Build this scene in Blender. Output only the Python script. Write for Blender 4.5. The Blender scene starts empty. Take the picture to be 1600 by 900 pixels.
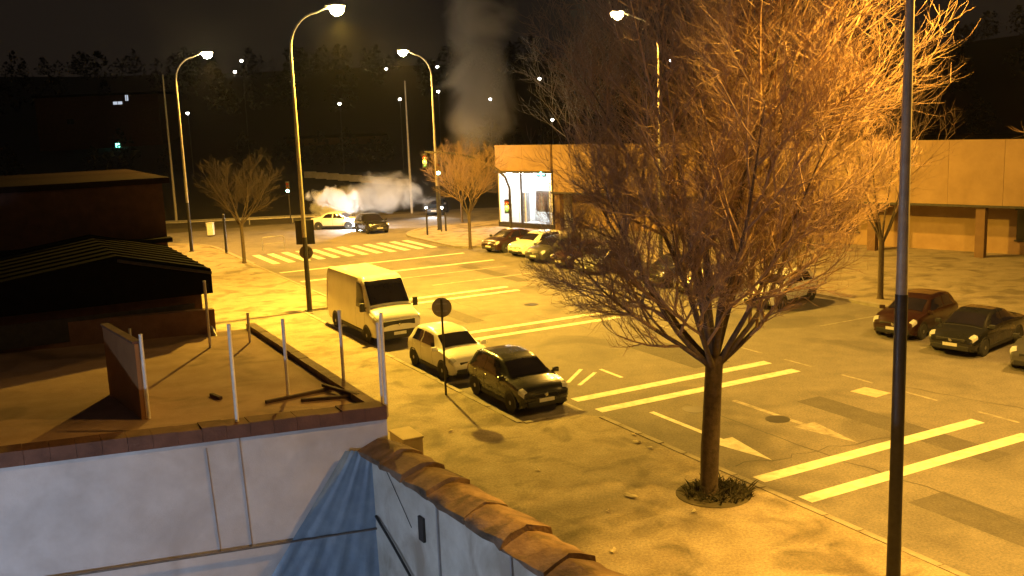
import bpy, bmesh, math, random
from mathutils import Vector, Matrix, noise
random.seed(11)
SC = bpy.context.scene
COL = SC.collection
R = math.radians

# ------------------------------------------------------------------ camera, world, moon, exposure
FOC, CAMH = 1550.0, 9.0
PITCH = math.atan((450 - 183) / FOC)
ROLL = R(2.2)
_F = Vector((0, math.cos(PITCH), -math.sin(PITCH)))
_R0 = Vector((1, 0, 0)); _U0 = Vector((0, math.sin(PITCH), math.cos(PITCH)))
_R = math.cos(ROLL) * _R0 - math.sin(ROLL) * _U0
_U = math.sin(ROLL) * _R0 + math.cos(ROLL) * _U0
CAM = Vector((0, 0, CAMH))
cd = bpy.data.cameras.new('camera'); cam = bpy.data.objects.new('camera', cd); COL.objects.link(cam)
cd.sensor_width = 36.0; cd.lens = 36.0 * FOC / 1600; cd.clip_end = 3000; cd.clip_start = 0.05
m = Matrix((_R, _U, -_F)).transposed().to_4x4(); m.translation = CAM
cam.matrix_world = m
SC.camera = cam

w = bpy.data.worlds.new('World'); SC.world = w; w.use_nodes = True
nt = w.node_tree; bg = nt.nodes['Background']
sky = nt.nodes.new('ShaderNodeTexSky'); sky.sky_type = 'NISHITA'; sky.sun_disc = False
sky.sun_elevation = R(-12); sky.sun_rotation = R(40)
mixn = nt.nodes.new('ShaderNodeMix'); mixn.data_type = 'RGBA'; mixn.blend_type = 'ADD'
mixn.inputs[0].default_value = 1.0
mixn.inputs[7].default_value = (0.11, 0.078, 0.058, 1)     # town glow on a cloudy night sky
nt.links.new(sky.outputs[0], mixn.inputs[6]); nt.links.new(mixn.outputs[2], bg.inputs[0])
bg.inputs[1].default_value = 0.08
moon = bpy.data.lights.new('moon', 'SUN'); moon.energy = 0.004; moon.angle = R(10); moon.color = (0.75, 0.82, 1)
mo = bpy.data.objects.new('moon', moon); COL.objects.link(mo); mo.rotation_euler = (R(35), R(20), R(200))

SC.view_settings.view_transform = 'Standard'; SC.view_settings.look = 'None'
SC.view_settings.exposure = 0.35; SC.view_settings.gamma = 1.0
SC.cycles.use_denoising = True
SC.cycles.max_bounces = 6; SC.cycles.volume_bounces = 1; SC.cycles.transparent_max_bounces = 12
SC.cycles.volume_step_rate = 2.0; SC.cycles.volume_max_steps = 128
SC.cycles.sample_clamp_indirect = 4.0
SC.cycles.light_sampling_threshold = 0.002

# ------------------------------------------------------------------ layout helpers
def ray(x, y): return _F + _R * ((x - 800) / FOC) + _U * ((450 - y) / FOC)
def G(x, y, z=0.0):
    d = ray(x, y); return CAM + d * ((z - CAMH) / d.z)
def atY(x, y, Y):
    d = ray(x, y); return CAM + d * (Y / d.y)
UA = Vector((0.473, -0.881, 0)).normalized(); NA = Vector((-UA.y, UA.x, 0))   # along the street / across it
KA = Vector((1.93, 29.62, 0))
def W(s, t, z=0.0): return KA + UA * s + NA * t + Vector((0, 0, z))
ANG_U = math.atan2(UA.y, UA.x); ANG_N = math.atan2(NA.y, NA.x)

# ------------------------------------------------------------------ mesh helpers
class MB:
    def __init__(s): s.v = []; s.f = []
    def add(s, vs, fs):
        o = len(s.v); s.v += [tuple(v) for v in vs]; s.f += [tuple(i + o for i in f) for f in fs]; return s
    def box(s, c, d, rz=0.0, M=None):
        cx, cy, cz = c; hx, hy, hz = d[0] / 2, d[1] / 2, d[2] / 2
        cr, sr = math.cos(rz), math.sin(rz); vs = []
        for x, y, z in ((-1,-1,-1),(1,-1,-1),(1,1,-1),(-1,1,-1),(-1,-1,1),(1,-1,1),(1,1,1),(-1,1,1)):
            a, b = x * hx, y * hy
            p = Vector((cx + a * cr - b * sr, cy + a * sr + b * cr, cz + z * hz))
            vs.append(M @ p if M else p)
        return s.add(vs, [(0,3,2,1),(4,5,6,7),(0,1,5,4),(1,2,6,5),(2,3,7,6),(3,0,4,7)])
    def tube(s, pts, rad, n=8, cap=True):
        pts = [Vector(p) for p in pts]
        if not hasattr(rad, '__len__'): rad = [rad] * len(pts)
        vs = []; fs = []; up = None
        for i, p in enumerate(pts):
            d = (pts[min(i + 1, len(pts) - 1)] - pts[max(i - 1, 0)])
            d = d.normalized() if d.length > 1e-9 else Vector((0, 0, 1))
            if up is None:
                up = d.orthogonal().normalized()
            else:
                up = (up - d * up.dot(d)); up = up.normalized() if up.length > 1e-6 else d.orthogonal().normalized()
            b = d.cross(up)
            for k in range(n):
                a = 2 * math.pi * k / n
                vs.append(p + (up * math.cos(a) + b * math.sin(a)) * rad[i])
        for i in range(len(pts) - 1):
            for k in range(n):
                k2 = (k + 1) % n
                fs.append((i*n + k, i*n + k2, (i+1)*n + k2, (i+1)*n + k))
        if cap:
            fs.append(tuple(range(n - 1, -1, -1))); fs.append(tuple((len(pts)-1)*n + k for k in range(n)))
        return s.add(vs, fs)
    def prism(s, poly, z0, z1):
        n = len(poly)
        vs = [(p[0], p[1], z0) for p in poly] + [(p[0], p[1], z1) for p in poly]
        fs = [tuple(range(n - 1, -1, -1)), tuple(range(n, 2 * n))]
        fs += [(i, (i + 1) % n, n + (i + 1) % n, n + i) for i in range(n)]
        return s.add(vs, fs)
    def lathe(s, prof, n=20, axis='z', c=(0, 0, 0)):
        vs = []; fs = []
        for r, h in prof:
            for k in range(n):
                a = 2 * math.pi * k / n; x, y = r * math.cos(a), r * math.sin(a)
                p = (x, y, h) if axis == 'z' else ((x, h, y) if axis == 'y' else (h, x, y))
                vs.append((p[0] + c[0], p[1] + c[1], p[2] + c[2]))
        for i in range(len(prof) - 1):
            for k in range(n):
                k2 = (k + 1) % n; fs.append((i*n+k, i*n+k2, (i+1)*n+k2, (i+1)*n+k))
        fs.append(tuple(range(n))); fs.append(tuple((len(prof)-1)*n + k for k in range(n)))
        return s.add(vs, fs)
    def mesh(s, name, smooth=False):
        me = bpy.data.meshes.new(name); me.from_pydata(s.v, [], s.f)
        bm = bmesh.new(); bm.from_mesh(me); bmesh.ops.recalc_face_normals(bm, faces=bm.faces); bm.to_mesh(me); bm.free()
        if smooth:
            me.polygons.foreach_set('use_smooth', [True] * len(me.polygons))
            try: me.set_sharp_from_angle(angle=R(40))
            except Exception: pass
        me.update(); return me
    def build(s, name, mat, parent=None, smooth=False, bevel=0.0, loc=None):
        return mkobj(name, s.mesh(name, smooth), mat, parent, bevel, loc)

def mkobj(name, me, mat, parent=None, bevel=0.0, loc=None, rz=0.0):
    o = bpy.data.objects.new(name, me); COL.objects.link(o)
    if mat is not None:
        if len(me.materials) == 0: me.materials.append(mat)
        else:
            o.material_slots[0].link = 'OBJECT'; o.material_slots[0].material = mat
    if parent is not None: o.parent = parent
    if loc is not None: o.location = loc
    o.rotation_euler.z = rz
    if bevel:
        b = o.modifiers.new('bevel', 'BEVEL'); b.width = bevel; b.segments = 2; b.limit_method = 'ANGLE'; b.angle_limit = R(35)
    return o
def tag(o, label, cat, group=None):
    o['label'] = label; o['category'] = cat
    if group: o['group'] = group
    return o
def thing(name, label, cat, loc=(0, 0, 0), rz=0.0, group=None):
    o = bpy.data.objects.new(name, None); COL.objects.link(o); o.empty_display_size = 0.3
    o.location = loc; o.rotation_euler.z = rz
    return tag(o, label, cat, group)
def struct(o): o['kind'] = 'structure'; return o
def stuff(o): o['kind'] = 'stuff'; return o

# ------------------------------------------------------------------ materials
MATS = {}
def pm(name, c, rough=0.7, c2=None, scale=3.0, bump=0.0, bscale=40.0, metal=0.0, coat=0.0, detail=6.0, lo=0.35, hi=0.65, c3=None, s3=0.4, spec=0.5, speck=0.0):
    if name in MATS: return MATS[name]
    M = bpy.data.materials.new(name); M.use_nodes = True; n = M.node_tree.nodes; l = M.node_tree.links
    b = n['Principled BSDF']; b.inputs['Roughness'].default_value = rough; b.inputs['Metallic'].default_value = metal
    b.inputs['Base Color'].default_value = (*c, 1); b.inputs['Coat Weight'].default_value = coat
    b.inputs['Specular IOR Level'].default_value = spec
    tc = n.new('ShaderNodeTexCoord')
    if c2:
        tx = n.new('ShaderNodeTexNoise'); tx.inputs['Scale'].default_value = scale; tx.inputs['Detail'].default_value = detail
        tx.inputs['Roughness'].default_value = 0.62
        l.new(tc.outputs['Object'], tx.inputs['Vector'])
        mr = n.new('ShaderNodeMapRange'); mr.inputs[1].default_value = lo; mr.inputs[2].default_value = hi
        l.new(tx.outputs['Fac'], mr.inputs[0])
        mx = n.new('ShaderNodeMix'); mx.data_type = 'RGBA'; mx.inputs[6].default_value = (*c, 1); mx.inputs[7].default_value = (*c2, 1)
        l.new(mr.outputs[0], mx.inputs[0]); out = mx.outputs[2]
        if c3:
            t3 = n.new('ShaderNodeTexNoise'); t3.inputs['Scale'].default_value = s3; t3.inputs['Detail'].default_value = 5
            t3.inputs['Distortion'].default_value = 0.8
            l.new(tc.outputs['Object'], t3.inputs['Vector'])
            m3 = n.new('ShaderNodeMapRange'); m3.inputs[1].default_value = 0.5; m3.inputs[2].default_value = 0.68
            l.new(t3.outputs['Fac'], m3.inputs[0])
            x3 = n.new('ShaderNodeMix'); x3.data_type = 'RGBA'; x3.inputs[7].default_value = (*c3, 1)
            l.new(m3.outputs[0], x3.inputs[0]); l.new(out, x3.inputs[6]); out = x3.outputs[2]
        if speck:
            ts = n.new('ShaderNodeTexNoise'); ts.inputs['Scale'].default_value = 16; ts.inputs['Detail'].default_value = 8; ts.inputs['Roughness'].default_value = .8
            l.new(tc.outputs['Object'], ts.inputs['Vector'])
            ms = n.new('ShaderNodeMapRange'); ms.inputs[1].default_value = .3; ms.inputs[2].default_value = .7; ms.inputs[3].default_value = 1 - speck; ms.inputs[4].default_value = 1 + speck
            l.new(ts.outputs['Fac'], ms.inputs[0])
            xs = n.new('ShaderNodeMix'); xs.data_type = 'RGBA'; xs.blend_type = 'MULTIPLY'; xs.inputs[0].default_value = 1.0
            l.new(out, xs.inputs[6]); l.new(ms.outputs[0], xs.inputs[7]); out = xs.outputs[2]
        l.new(out, b.inputs['Base Color'])
        r1 = n.new('ShaderNodeMapRange'); r1.inputs[3].default_value = max(0.05, rough - 0.08); r1.inputs[4].default_value = min(1, rough + 0.1)
        l.new(tx.outputs['Fac'], r1.inputs[0]); l.new(r1.outputs[0], b.inputs['Roughness'])
    if bump:
        tb = n.new('ShaderNodeTexNoise'); tb.inputs['Scale'].default_value = bscale; tb.inputs['Detail'].default_value = 4
        l.new(tc.outputs['Object'], tb.inputs['Vector'])
        bp = n.new('ShaderNodeBump'); bp.inputs['Strength'].default_value = bump; bp.inputs['Distance'].default_value = 0.02
        l.new(tb.outputs['Fac'], bp.inputs['Height']); l.new(bp.outputs[0], b.inputs['Normal'])
    MATS[name] = M; return M
def emit(name, c, strength):
    if name in MATS: return MATS[name]
    M = bpy.data.materials.new(name); M.use_nodes = True; b = M.node_tree.nodes['Principled BSDF']
    b.inputs['Base Color'].default_value = (0.02, 0.02, 0.02, 1)
    b.inputs['Emission Color'].default_value = (*c, 1); b.inputs['Emission Strength'].default_value = strength
    MATS[name] = M; return M
def glass_thin(name, tint=(0.9, 0.93, 0.95)):
    if name in MATS: return MATS[name]
    M = bpy.data.materials.new(name); M.use_nodes = True; n = M.node_tree.nodes; l = M.node_tree.links
    n.remove(n['Principled BSDF']); o = n['Material Output']
    t = n.new('ShaderNodeBsdfTransparent'); t.inputs[0].default_value = (*tint, 1)
    g = n.new('ShaderNodeBsdfGlossy'); g.inputs['Roughness'].default_value = 0.05
    mx = n.new('ShaderNodeMixShader'); mx.inputs[0].default_value = 0.08
    l.new(t.outputs[0], mx.inputs[1]); l.new(g.outputs[0], mx.inputs[2]); l.new(mx.outputs[0], o.inputs[0])
    MATS[name] = M; return M

asphalt = pm('asphalt', (0.135, 0.118, 0.105), 0.82, (0.18, 0.158, 0.14), 1.4, 0.5, 90, c3=(0.095, 0.083, 0.075), s3=0.3, speck=.55)
paving = pm('paving', (0.30, 0.25, 0.19), 0.85, (0.23, 0.185, 0.135), 1.1, 0.45, 30, c3=(0.125, 0.10, 0.07), s3=0.8, speck=.5)
soil = pm('soil', (0.05, 0.04, 0.025), 0.95, (0.09, 0.075, 0.04), 0.8, 0.8, 6)
kerbm = pm('kerb_concrete', (0.30, 0.27, 0.23), 0.8, (0.22, 0.19, 0.16), 4, 0.4, 40)
paint = pm('road_paint', (0.66, 0.63, 0.55), 0.6, (0.42, 0.38, 0.31), 3.5, 0.2, 60, lo=0.42, hi=0.72)
oldpaint = pm('worn_paint', (0.36, 0.32, 0.27), 0.7, (0.17, 0.15, 0.13), 4.0, 0.2, 60)
galv = pm('galvanised_steel', (0.48, 0.46, 0.43), 0.42, (0.36, 0.34, 0.31), 5, metal=0.75)
polepaint = pm('pole_grey', (0.40, 0.37, 0.33), 0.5, (0.3, 0.27, 0.24), 4, metal=0.2)
darkmetal = pm('dark_metal', (0.03, 0.028, 0.028), 0.5, (0.05, 0.045, 0.04), 6, metal=0.3)
blackplastic = pm('black_plastic', (0.018, 0.018, 0.02), 0.55, (0.03, 0.03, 0.03), 12)
rubber = pm('rubber', (0.02, 0.02, 0.02), 0.85, (0.035, 0.033, 0.03), 14)
alloy = pm('alloy', (0.45, 0.45, 0.46), 0.35, (0.36, 0.36, 0.36), 9, metal=0.8)
carglass = pm('car_glass', (0.012, 0.011, 0.022), 0.06, (0.018, 0.015, 0.03), 2, spec=0.6)
lamplens = pm('lamp_lens', (0.55, 0.56, 0.58), 0.12, (0.4, 0.4, 0.42), 18, coat=1.0)
redlens = pm('red_lens', (0.35, 0.02, 0.02), 0.15, (0.25, 0.012, 0.012), 18, coat=1.0)
platem = pm('number_plate', (0.7, 0.7, 0.68), 0.4, (0.6, 0.6, 0.58), 14)
chrome = pm('chrome', (0.7, 0.7, 0.7), 0.15, (0.6, 0.6, 0.6), 8, metal=1.0)
bark = pm('bark', (0.10, 0.07, 0.05), 0.9, (0.06, 0.042, 0.03), 9, 0.9, 26)
twigm = pm('twig', (0.29, 0.19, 0.115), 0.8, (0.20, 0.125, 0.075), 2.5)
render_wall = pm('painted_render', (0.62, 0.58, 0.56), 0.85, (0.52, 0.475, 0.45), 1.3, 0.25, 35, c3=(0.44, 0.39, 0.36), s3=0.5)
innerwall = pm('pale_render', (0.62, 0.61, 0.55), 0.85, (0.48, 0.46, 0.40), 1.6, 0.3, 35, c3=(0.36, 0.32, 0.26), s3=0.9)
deckm = pm('terrace_screed', (0.42, 0.27, 0.19), 0.9, (0.33, 0.2, 0.135), 1.2, 0.4, 25, c3=(0.18, 0.11, 0.07), s3=0.5)
terracotta = pm('terracotta', (0.16, 0.07, 0.042), 0.85, (0.10, 0.045, 0.028), 2.5, 0.5, 25)
stonecop = pm('coping_stone', (0.23, 0.15, 0.095), 0.9, (0.14, 0.085, 0.05), 3.0, 1.0, 14, c3=(0.07, 0.048, 0.028), s3=1.6)
darkroof = pm('dark_roof', (0.006, 0.005, 0.005), 0.9, (0.009, 0.007, 0.007), 3, 0.4, 20, spec=0.03)
brickdark = pm('old_brick_render', (0.085, 0.035, 0.024), 0.9, (0.06, 0.026, 0.018), 2.2, 0.5, 18)
shopwall = pm('shop_render', (0.36, 0.24, 0.13), 0.85, (0.29, 0.185, 0.095), 0.9, 0.3, 25)
shoppanel = pm('shop_fascia', (0.30, 0.195, 0.10), 0.7, (0.23, 0.145, 0.07), 0.7, 0.1, 20)
whitepaint = pm('white_paint', (0.76, 0.74, 0.70), 0.55, (0.62, 0.6, 0.55), 5, 0.1, 40)
postm = pm('post_white', (0.84, 0.80, 0.72), 0.6, (0.7, 0.63, 0.54), 6)
hillm = pm('hill_scrub', (0.012, 0.010, 0.008), 0.95, (0.018, 0.015, 0.011), 0.15, 0.8, 1.5)
shrubm = pm('dry_shrub', (0.035, 0.035, 0.018), 0.85, (0.055, 0.045, 0.025), 5)

SODIUM = (1.0, 0.50, 0.055)
YELLOW = (1.0, 0.57, 0.045)

# ------------------------------------------------------------------ ground, road, pavements
def poly_st(pts, z): return [W(s, t, z) for s, t in pts]
def rect(mb, x0, x1, y0, y1, z): return mb.add([(x0, y0, z), (x1, y0, z), (x1, y1, z), (x0, y1, z)], [(0, 1, 2, 3)])
_g = MB()                                   # one sheet to the horizon, with an opening where the sunken courtyard lies
rect(_g, -900, -14, -120, 700, -0.05); rect(_g, 12, 900, -120, 700, -0.05); rect(_g, -14, 12, 22, 700, -0.05); rect(_g, -14, 12, -120, -4, -0.05)
struct(_g.build('ground', soil))
struct(rect(MB(), -16, 14, -6, 24, -1.45).build('courtyard_floor', pm('courtyard_concrete', (0.2, 0.19, 0.17), 0.9, (0.14, 0.13, 0.12), 1.5, 0.4, 20)))
struct(MB().add(poly_st([(-66, -130), (-52, -130), (-52, -4), (62, -4), (62, 60), (-66, 60)], 0.0), [tuple(range(6))]).build('road', asphalt))

def arc(cs, ct, r, a0, a1, n=8):
    return [(cs + r * math.cos(R(a0 + (a1 - a0) * i / n)), ct + r * math.sin(R(a0 + (a1 - a0) * i / n))) for i in range(n + 1)]
BAY0, BAY1 = -21.5, 0.45
near_poly = ([(60, -7.0), (60, 0)] + [(BAY1 + 0.9, 0), (BAY1, -0.7), (BAY1, -2.25), (BAY0, -2.25), (BAY0, -0.7), (BAY0 - 0.9, 0)]
             + arc(-51, -8, 8, 90, 180) + [(-59, -120), (4.6, -120), (4.6, -8.6)])
far_poly = ([(60, 58), (-50, 58)] + arc(-46, 20, 6, 180, 270) + [(-38.2, 14), (-37.4, 14.8), (-37.4, 19.3), (7.4, 19.3), (7.4, 14.8), (8.2, 14), (60, 14)])
def pavement(poly, name):
    pts = [W(s, t) for s, t in poly]
    return struct(MB().prism([(p.x, p.y) for p in pts], -0.04, 0.12).build(name, paving))
pav_near = pavement(near_poly, 'pavement')
pav_far = pavement(far_poly, 'pavement')

# kerb stones: singly where they can be picked apart, one strip further off
stone = MB().box((0, 0, 0), (0.965, 0.17, 0.2)).mesh('kerb_stone'); stone.materials.append(kerbm)
def kerb_run(a, b, parent, step=1.0, inset=0.075):
    A, B = W(*a), W(*b); d = B - A; L = d.length; n = max(1, round(L / step)); d.normalize()
    side = Vector((-d.y, d.x, 0)) * inset
    for i in range(n):
        p = A + d * (L * (i + 0.5) / n) + side
        o = mkobj('kerb_stone', stone, None, parent, 0, (p.x, p.y, 0.037 + random.uniform(-.006, .006)), math.atan2(d.y, d.x) + random.uniform(-.006, .006))
        o.scale.x = (L / n) / 1.0
def kerb_strip(pts, parent):
    mb = MB()
    for a, b in zip(pts[:-1], pts[1:]):
        A, B = W(*a), W(*b); d = B - A; L = d.length; c = (A + B) / 2
        mb.box((c.x, c.y, 0.04), (L + .02, 0.3, 0.2), math.atan2(d.y, d.x))
    mb.build('kerb', kerbm, parent)
kerb_run((26, 0), (BAY1 + 0.9, 0), pav_near); kerb_run((BAY1, -0.7), (BAY1, -2.25), pav_near, 0.78)
kerb_run((BAY1, -2.25), (BAY0, -2.25), pav_near); kerb_run((BAY0 - .9, 0), (-40, 0), pav_near)
kerb_strip([(-40, 0)] + arc(-51, -8, 8, 90, 180), pav_near)
kerb_strip(arc(-46, 20, 6, 180, 270) + [(-38.2, 14), (-37.4, 14.8), (-37.4, 19.3), (7.4, 19.3)], pav_far)

# painted markings, 4 mm above the asphalt
def mark(name, s0, s1, t0, t1, mat=paint, z=0.004):
    return struct(MB().add(poly_st([(s0, t0), (s1, t0), (s1, t1), (s0, t1)], z), [(0, 1, 2, 3)]).build(name, mat))
for i in range(12):
    t = 1.2 + i * 1.04
    mark('zebra_stripe', -45.2, -39.6, t, t + 0.52)
for s in (-0.95, 0.45, 7.55, 9.1): mark('transverse_line', s - 0.22, s + 0.22, 0.42, 8.6)
for s in (-12.2, -10.9, -21.4, -20.1, -31.0, -35.4): mark('transverse_line', s - 0.2, s + 0.2, 0.5, 13.2 if s < -25 else 9.0)
mark('transverse_line', -28.2, -27.9, 2.5, 12.5, oldpaint)
mark('transverse_line', -24.7, -24.45, 6, 13.0, oldpaint)
def arrow(sa, sb, tc, mat=paint):
    hd = 2.0
    pts = [(sa, tc - .09), (sb - hd, tc - .09), (sb - hd, tc - .40), (sb, tc), (sb - hd, tc + .40), (sb - hd, tc + .09), (sa, tc + .09)]
    struct(MB().add(poly_st(pts, 0.004), [tuple(range(7))]).build('lane_arrow', mat))
arrow(1.5, 6.7, 1.65); arrow(2.0, 7.0, 4.45, oldpaint)
for s in (-8.4, -5.8, -3.4, -0.9, 1.8, 4.3, 7.0): mark('lane_dash', s, s + 1.3, 9.3, 9.42, oldpaint)
for i in range(9): mark('bay_line', -34.2 + i * 0.0 + i * 5.0, -34.1 + i * 5.0, 14.4, 19.0, oldpaint)
mark('bay_line', -22, 0.2, -0.02, 0.08, oldpaint)
# short slanted marks in front of the parked cars
for (x0, y0, x1, y1) in ((887, 598, 908, 577), (905, 602, 930, 582), (938, 577, 972, 590)):
    a, b = G(x0, y0), G(x1, y1); d = (b - a).normalized(); q = Vector((-d.y, d.x, 0)) * 0.07
    struct(MB().add([Vector((*(p).xy, 0.005)) for p in (a - q, b - q, b + q, a + q)], [(0, 1, 2, 3)]).build('painted_dash', paint))
# pale repair slab with its frame
pc = G(1360, 613)
struct(MB().box((0, 0, 0.004), (0.95, 0.75, 0.008)).build('repair_patch', pm('pale_concrete', (0.5, 0.42, 0.33), 0.8, (0.38, 0.31, 0.24), 4), None, loc=pc)).rotation_euler.z = ANG_U + 0.1
mh = G(1010, 665)
for x, y in ((830, 476), (1085, 640), (1215, 655)):
    g = G(x, y); o = MB().lathe([(0.0, 0.002), (0.36, 0.002), (0.36, 0.007), (0.0, 0.007)], 22).build('manhole_cover', darkmetal, loc=(g.x, g.y, 0))
    struct(o)

patchm = pm('patched_asphalt', (0.07, 0.062, 0.056), 0.85, (0.10, 0.088, 0.08), 2.0, 0.5, 80, speck=.5)
for (s0, s1, t0, t1) in ((3.2, 9.8, 5.9, 6.9), (-18.5, -14, 3.0, 3.9), (-6, -1.8, 6.0, 7.6), (10.5, 16, 2.2, 3.4), (-30, -22.4, 10.2, 11.0)): mark('repair_strip', s0, s1, t0, t1, patchm, 0.002)
crackm = pm('crack_fill', (0.03, 0.027, 0.025), 0.6, (0.045, 0.04, 0.036), 6)
for k, (s0, t0, s1, t1) in enumerate(((1.5, 3.0, 14, 3.3), (-14, 6.3, -3, 7.2), (4, 9.8, 12, 11.5), (-26, 4.5, -15, 5.0), (6.5, .6, 7.2, 6.5))):
    rnd = random.Random(50 + k); n_ = 16; L_, R_ = [], []
    for i in range(n_ + 1):
        u = i / n_; c = W(s0 + (s1 - s0) * u + rnd.gauss(0, .06), t0 + (t1 - t0) * u + rnd.gauss(0, .09), .003); w_ = .012 + .012 * rnd.random()
        d_ = W(s1, t1) - W(s0, t0); q_ = Vector((-d_.y, d_.x, 0)).normalized() * w_; L_.append(c + q_); R_.append(c - q_)
    struct(MB().add(L_ + R_, [(i, i + 1, n_ + 2 + i, n_ + 1 + i) for i in range(n_)]).build('road_crack', crackm))
# ------------------------------------------------------------------ hills beyond the junction
def hz(x, y):
    k = max(0, min(1, (y - 99) / 14)); k = k * k * (3 - 2 * k)
    k2 = max(0, min(1, (y - 125) / 260)); k2 = k2 * k2 * (3 - 2 * k2)
    return -0.2 + k * (3.6 + 0.6 * noise.noise(Vector((x * .03, y * .03, 0)))) + k2 * (27 + 8 * noise.noise(Vector((x * .008, y * .01, 3))))
def hills():
    mb = MB(); nx, ny = 90, 46; vs = []; fs = []
    for j in range(ny):
        y = 96 + (j / (ny - 1)) ** 1.8 * 420
        for i in range(nx):
            x = -420 + 840 * i / (nx - 1); vs.append((x, y, hz(x, y)))
    for j in range(ny - 1):
        for i in range(nx - 1):
            a = j * nx + i; fs.append((a, a + 1, a + nx + 1, a + nx))
    mb.add(vs, fs); return struct(mb.build('hills', hillm, smooth=True))
hills()
def treeline():
    mb = MB(); rnd = random.Random(77)
    for i in range(420):
        x = rnd.uniform(-260, 240); y = rnd.choice((rnd.uniform(118, 150), rnd.uniform(200, 300), rnd.uniform(300, 400)))
        g = hz(x, y); h = rnd.uniform(4, 9.5) * (.6 if y < 160 else 1.0); rr = h * rnd.uniform(.3, .5)
        for k in range(110):
            a = rnd.uniform(0, 6.283); u = rnd.random(); q = rr * math.sqrt(rnd.random()) * math.sin(math.pi * min(1, .25 + u * .75)); s_ = rr * rnd.uniform(.10, .24)
            c = Vector((x + q * math.cos(a), y + q * math.sin(a), g + h * (.12 + .88 * u)))
            e1 = Vector((rnd.gauss(0, 1), rnd.gauss(0, 1), rnd.gauss(0, 1))).normalized() * s_; e2 = Vector((rnd.gauss(0, 1), rnd.gauss(0, 1), rnd.gauss(0, 1))).normalized() * s_
            mb.add([c - e1, c + e1, c + e2], [(0, 1, 2)])
    o = mb.build('treeline', pm('far_foliage', (.014, .012, .008), .95, (.009, .008, .006), .2)); stuff(o); o['label'] = 'dark mass of trees on the far hillside'; o['category'] = 'trees'
treeline()

# ------------------------------------------------------------------ street lamps
lampglow = emit('sodium_bowl', (1.0, 0.72, 0.26), 450)
def street_lamp(lamp_px, zl, side, label, power, color, arm=2.2, pos=None, tilt=14, cone=160, blend=0.6, dark=3.6, group='tall street lamps along the avenue'):
    if pos is None:
        d = ray(*lamp_px); lp = CAM + d * ((zl - CAMH) / d.z); base = Vector((lp.x, lp.y, 0)) - NA * side * arm
    else: base = Vector(pos)
    base.z = 0.12
    rz = ANG_N if side > 0 else ANG_N + math.pi
    t = thing('street_lamp', label, 'street lamp', base, rz, group)
    h = zl - 0.12
    MB().lathe([(0.20, 0), (0.20, 0.04), (0.13, 0.05), (0.125, 0.9), (0.115, 0.95)], 14).build('base', darkmetal, t, True)
    MB().tube([(0, 0, 0.9), (0, 0, dark)], [0.122, 0.112], 12).build('painted_sleeve', darkmetal, t, True)
    pts = [(0, 0, dark - .05), (0, 0, 8), (0, 0, h - 2.0)]; rd = [0.106, 0.09, 0.065]
    for i in range(1, 9):
        a = R(90 * i / 8 * 0.92); rr = 1.55
        pts.append((rr * (1 - math.cos(a)), 0, h - 2.0 + 1.75 * math.sin(a))); rd.append(0.062 - 0.002 * i)
    pts.append((arm - 0.25, 0, h + 0.0)); rd.append(0.042)
    MB().tube(pts, rd, 10).build('pole', polepaint, t, True)
    hd = MB(); sec = [(-0.42, .05, .05), (-0.25, .16, .09), (0.05, .26, .13), (0.4, .23, .11), (0.58, .08, .05)]
    vs = []; n = 12
    for x, ry, rzz in sec:
        for k in range(n):
            a = 2 * math.pi * k / n
            vs.append((arm + x, ry * math.cos(a), h + 0.05 + (rzz * math.sin(a) if math.sin(a) > 0 else 0.02 * math.sin(a))))
    fs = [(i*n+k, i*n+(k+1) % n, (i+1)*n+(k+1) % n, (i+1)*n+k) for i in range(len(sec)-1) for k in range(n)]
    hd.add(vs, fs + [tuple(range(n)), tuple((len(sec)-1)*n+k for k in range(n))]); hd.build('lamp_head', galv, t, True)
    bw = MB(); vs = []; rows = 6
    for i in range(rows + 1):
        a = R(90 * i / rows)
        for k in range(n):
            b = 2 * math.pi * k / n
            vs.append((arm + 0.16 + 0.38 * math.cos(a) * math.cos(b), 0.28 * math.cos(a) * math.sin(b), h + 0.025 - 0.42 * math.sin(a)))
    bw.add(vs, [(i*n+k, i*n+(k+1) % n, (i+1)*n+(k+1) % n, (i+1)*n+k) for i in range(rows) for k in range(n)])
    bw.build('lamp_bowl', lampglow, t, True)
    ld = bpy.data.lights.new('street_lamp_light', 'SPOT'); ld.energy = power; ld.color = color
    ld.spot_size = R(cone); ld.spot_blend = blend; ld.shadow_soft_size = 0.22
    lo = bpy.data.objects.new('street_lamp_light', ld); COL.objects.link(lo); lo.parent = t; lo.location = (arm + 0.2, 0, h - 0.55); lo.rotation_euler = (0, R(-tilt), 0)
    return t
PW = 26000
street_lamp((521, 11), 14.4, 1, 'tall curved lamp post carrying a dark signal box, behind the white van', PW * 1.55, YELLOW, tilt=10, cone=168, blend=0.55)
street_lamp((320, 83), 14.4, 1, 'tall curved lamp post beyond the dark brick house', PW * 0.75, SODIUM)
street_lamp((632, 80), 14.4, -1, 'tall curved lamp post beside the smoke at the junction', PW * 0.6, SODIUM)
street_lamp((968, 20), 14.4, -1, 'tall curved lamp post behind the parked car row and the big bare tree', PW * 0.7, SODIUM, 2.6, tilt=-6, cone=172, blend=0.4)
street_lamp(None, 14.4, 1, 'dark lamp post standing on the pavement past the big bare tree', PW * 0.8, SODIUM, 2.2, (6.95, 17.4, 0), tilt=-2, cone=150, blend=0.7, dark=5.5)
street_lamp(None, 14.4, -1, 'tall curved lamp post before the long shop wall, past the parked cars', PW * 0.36, SODIUM, 2.6, W(7, 20.6), tilt=-8, cone=172, blend=0.4)

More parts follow.
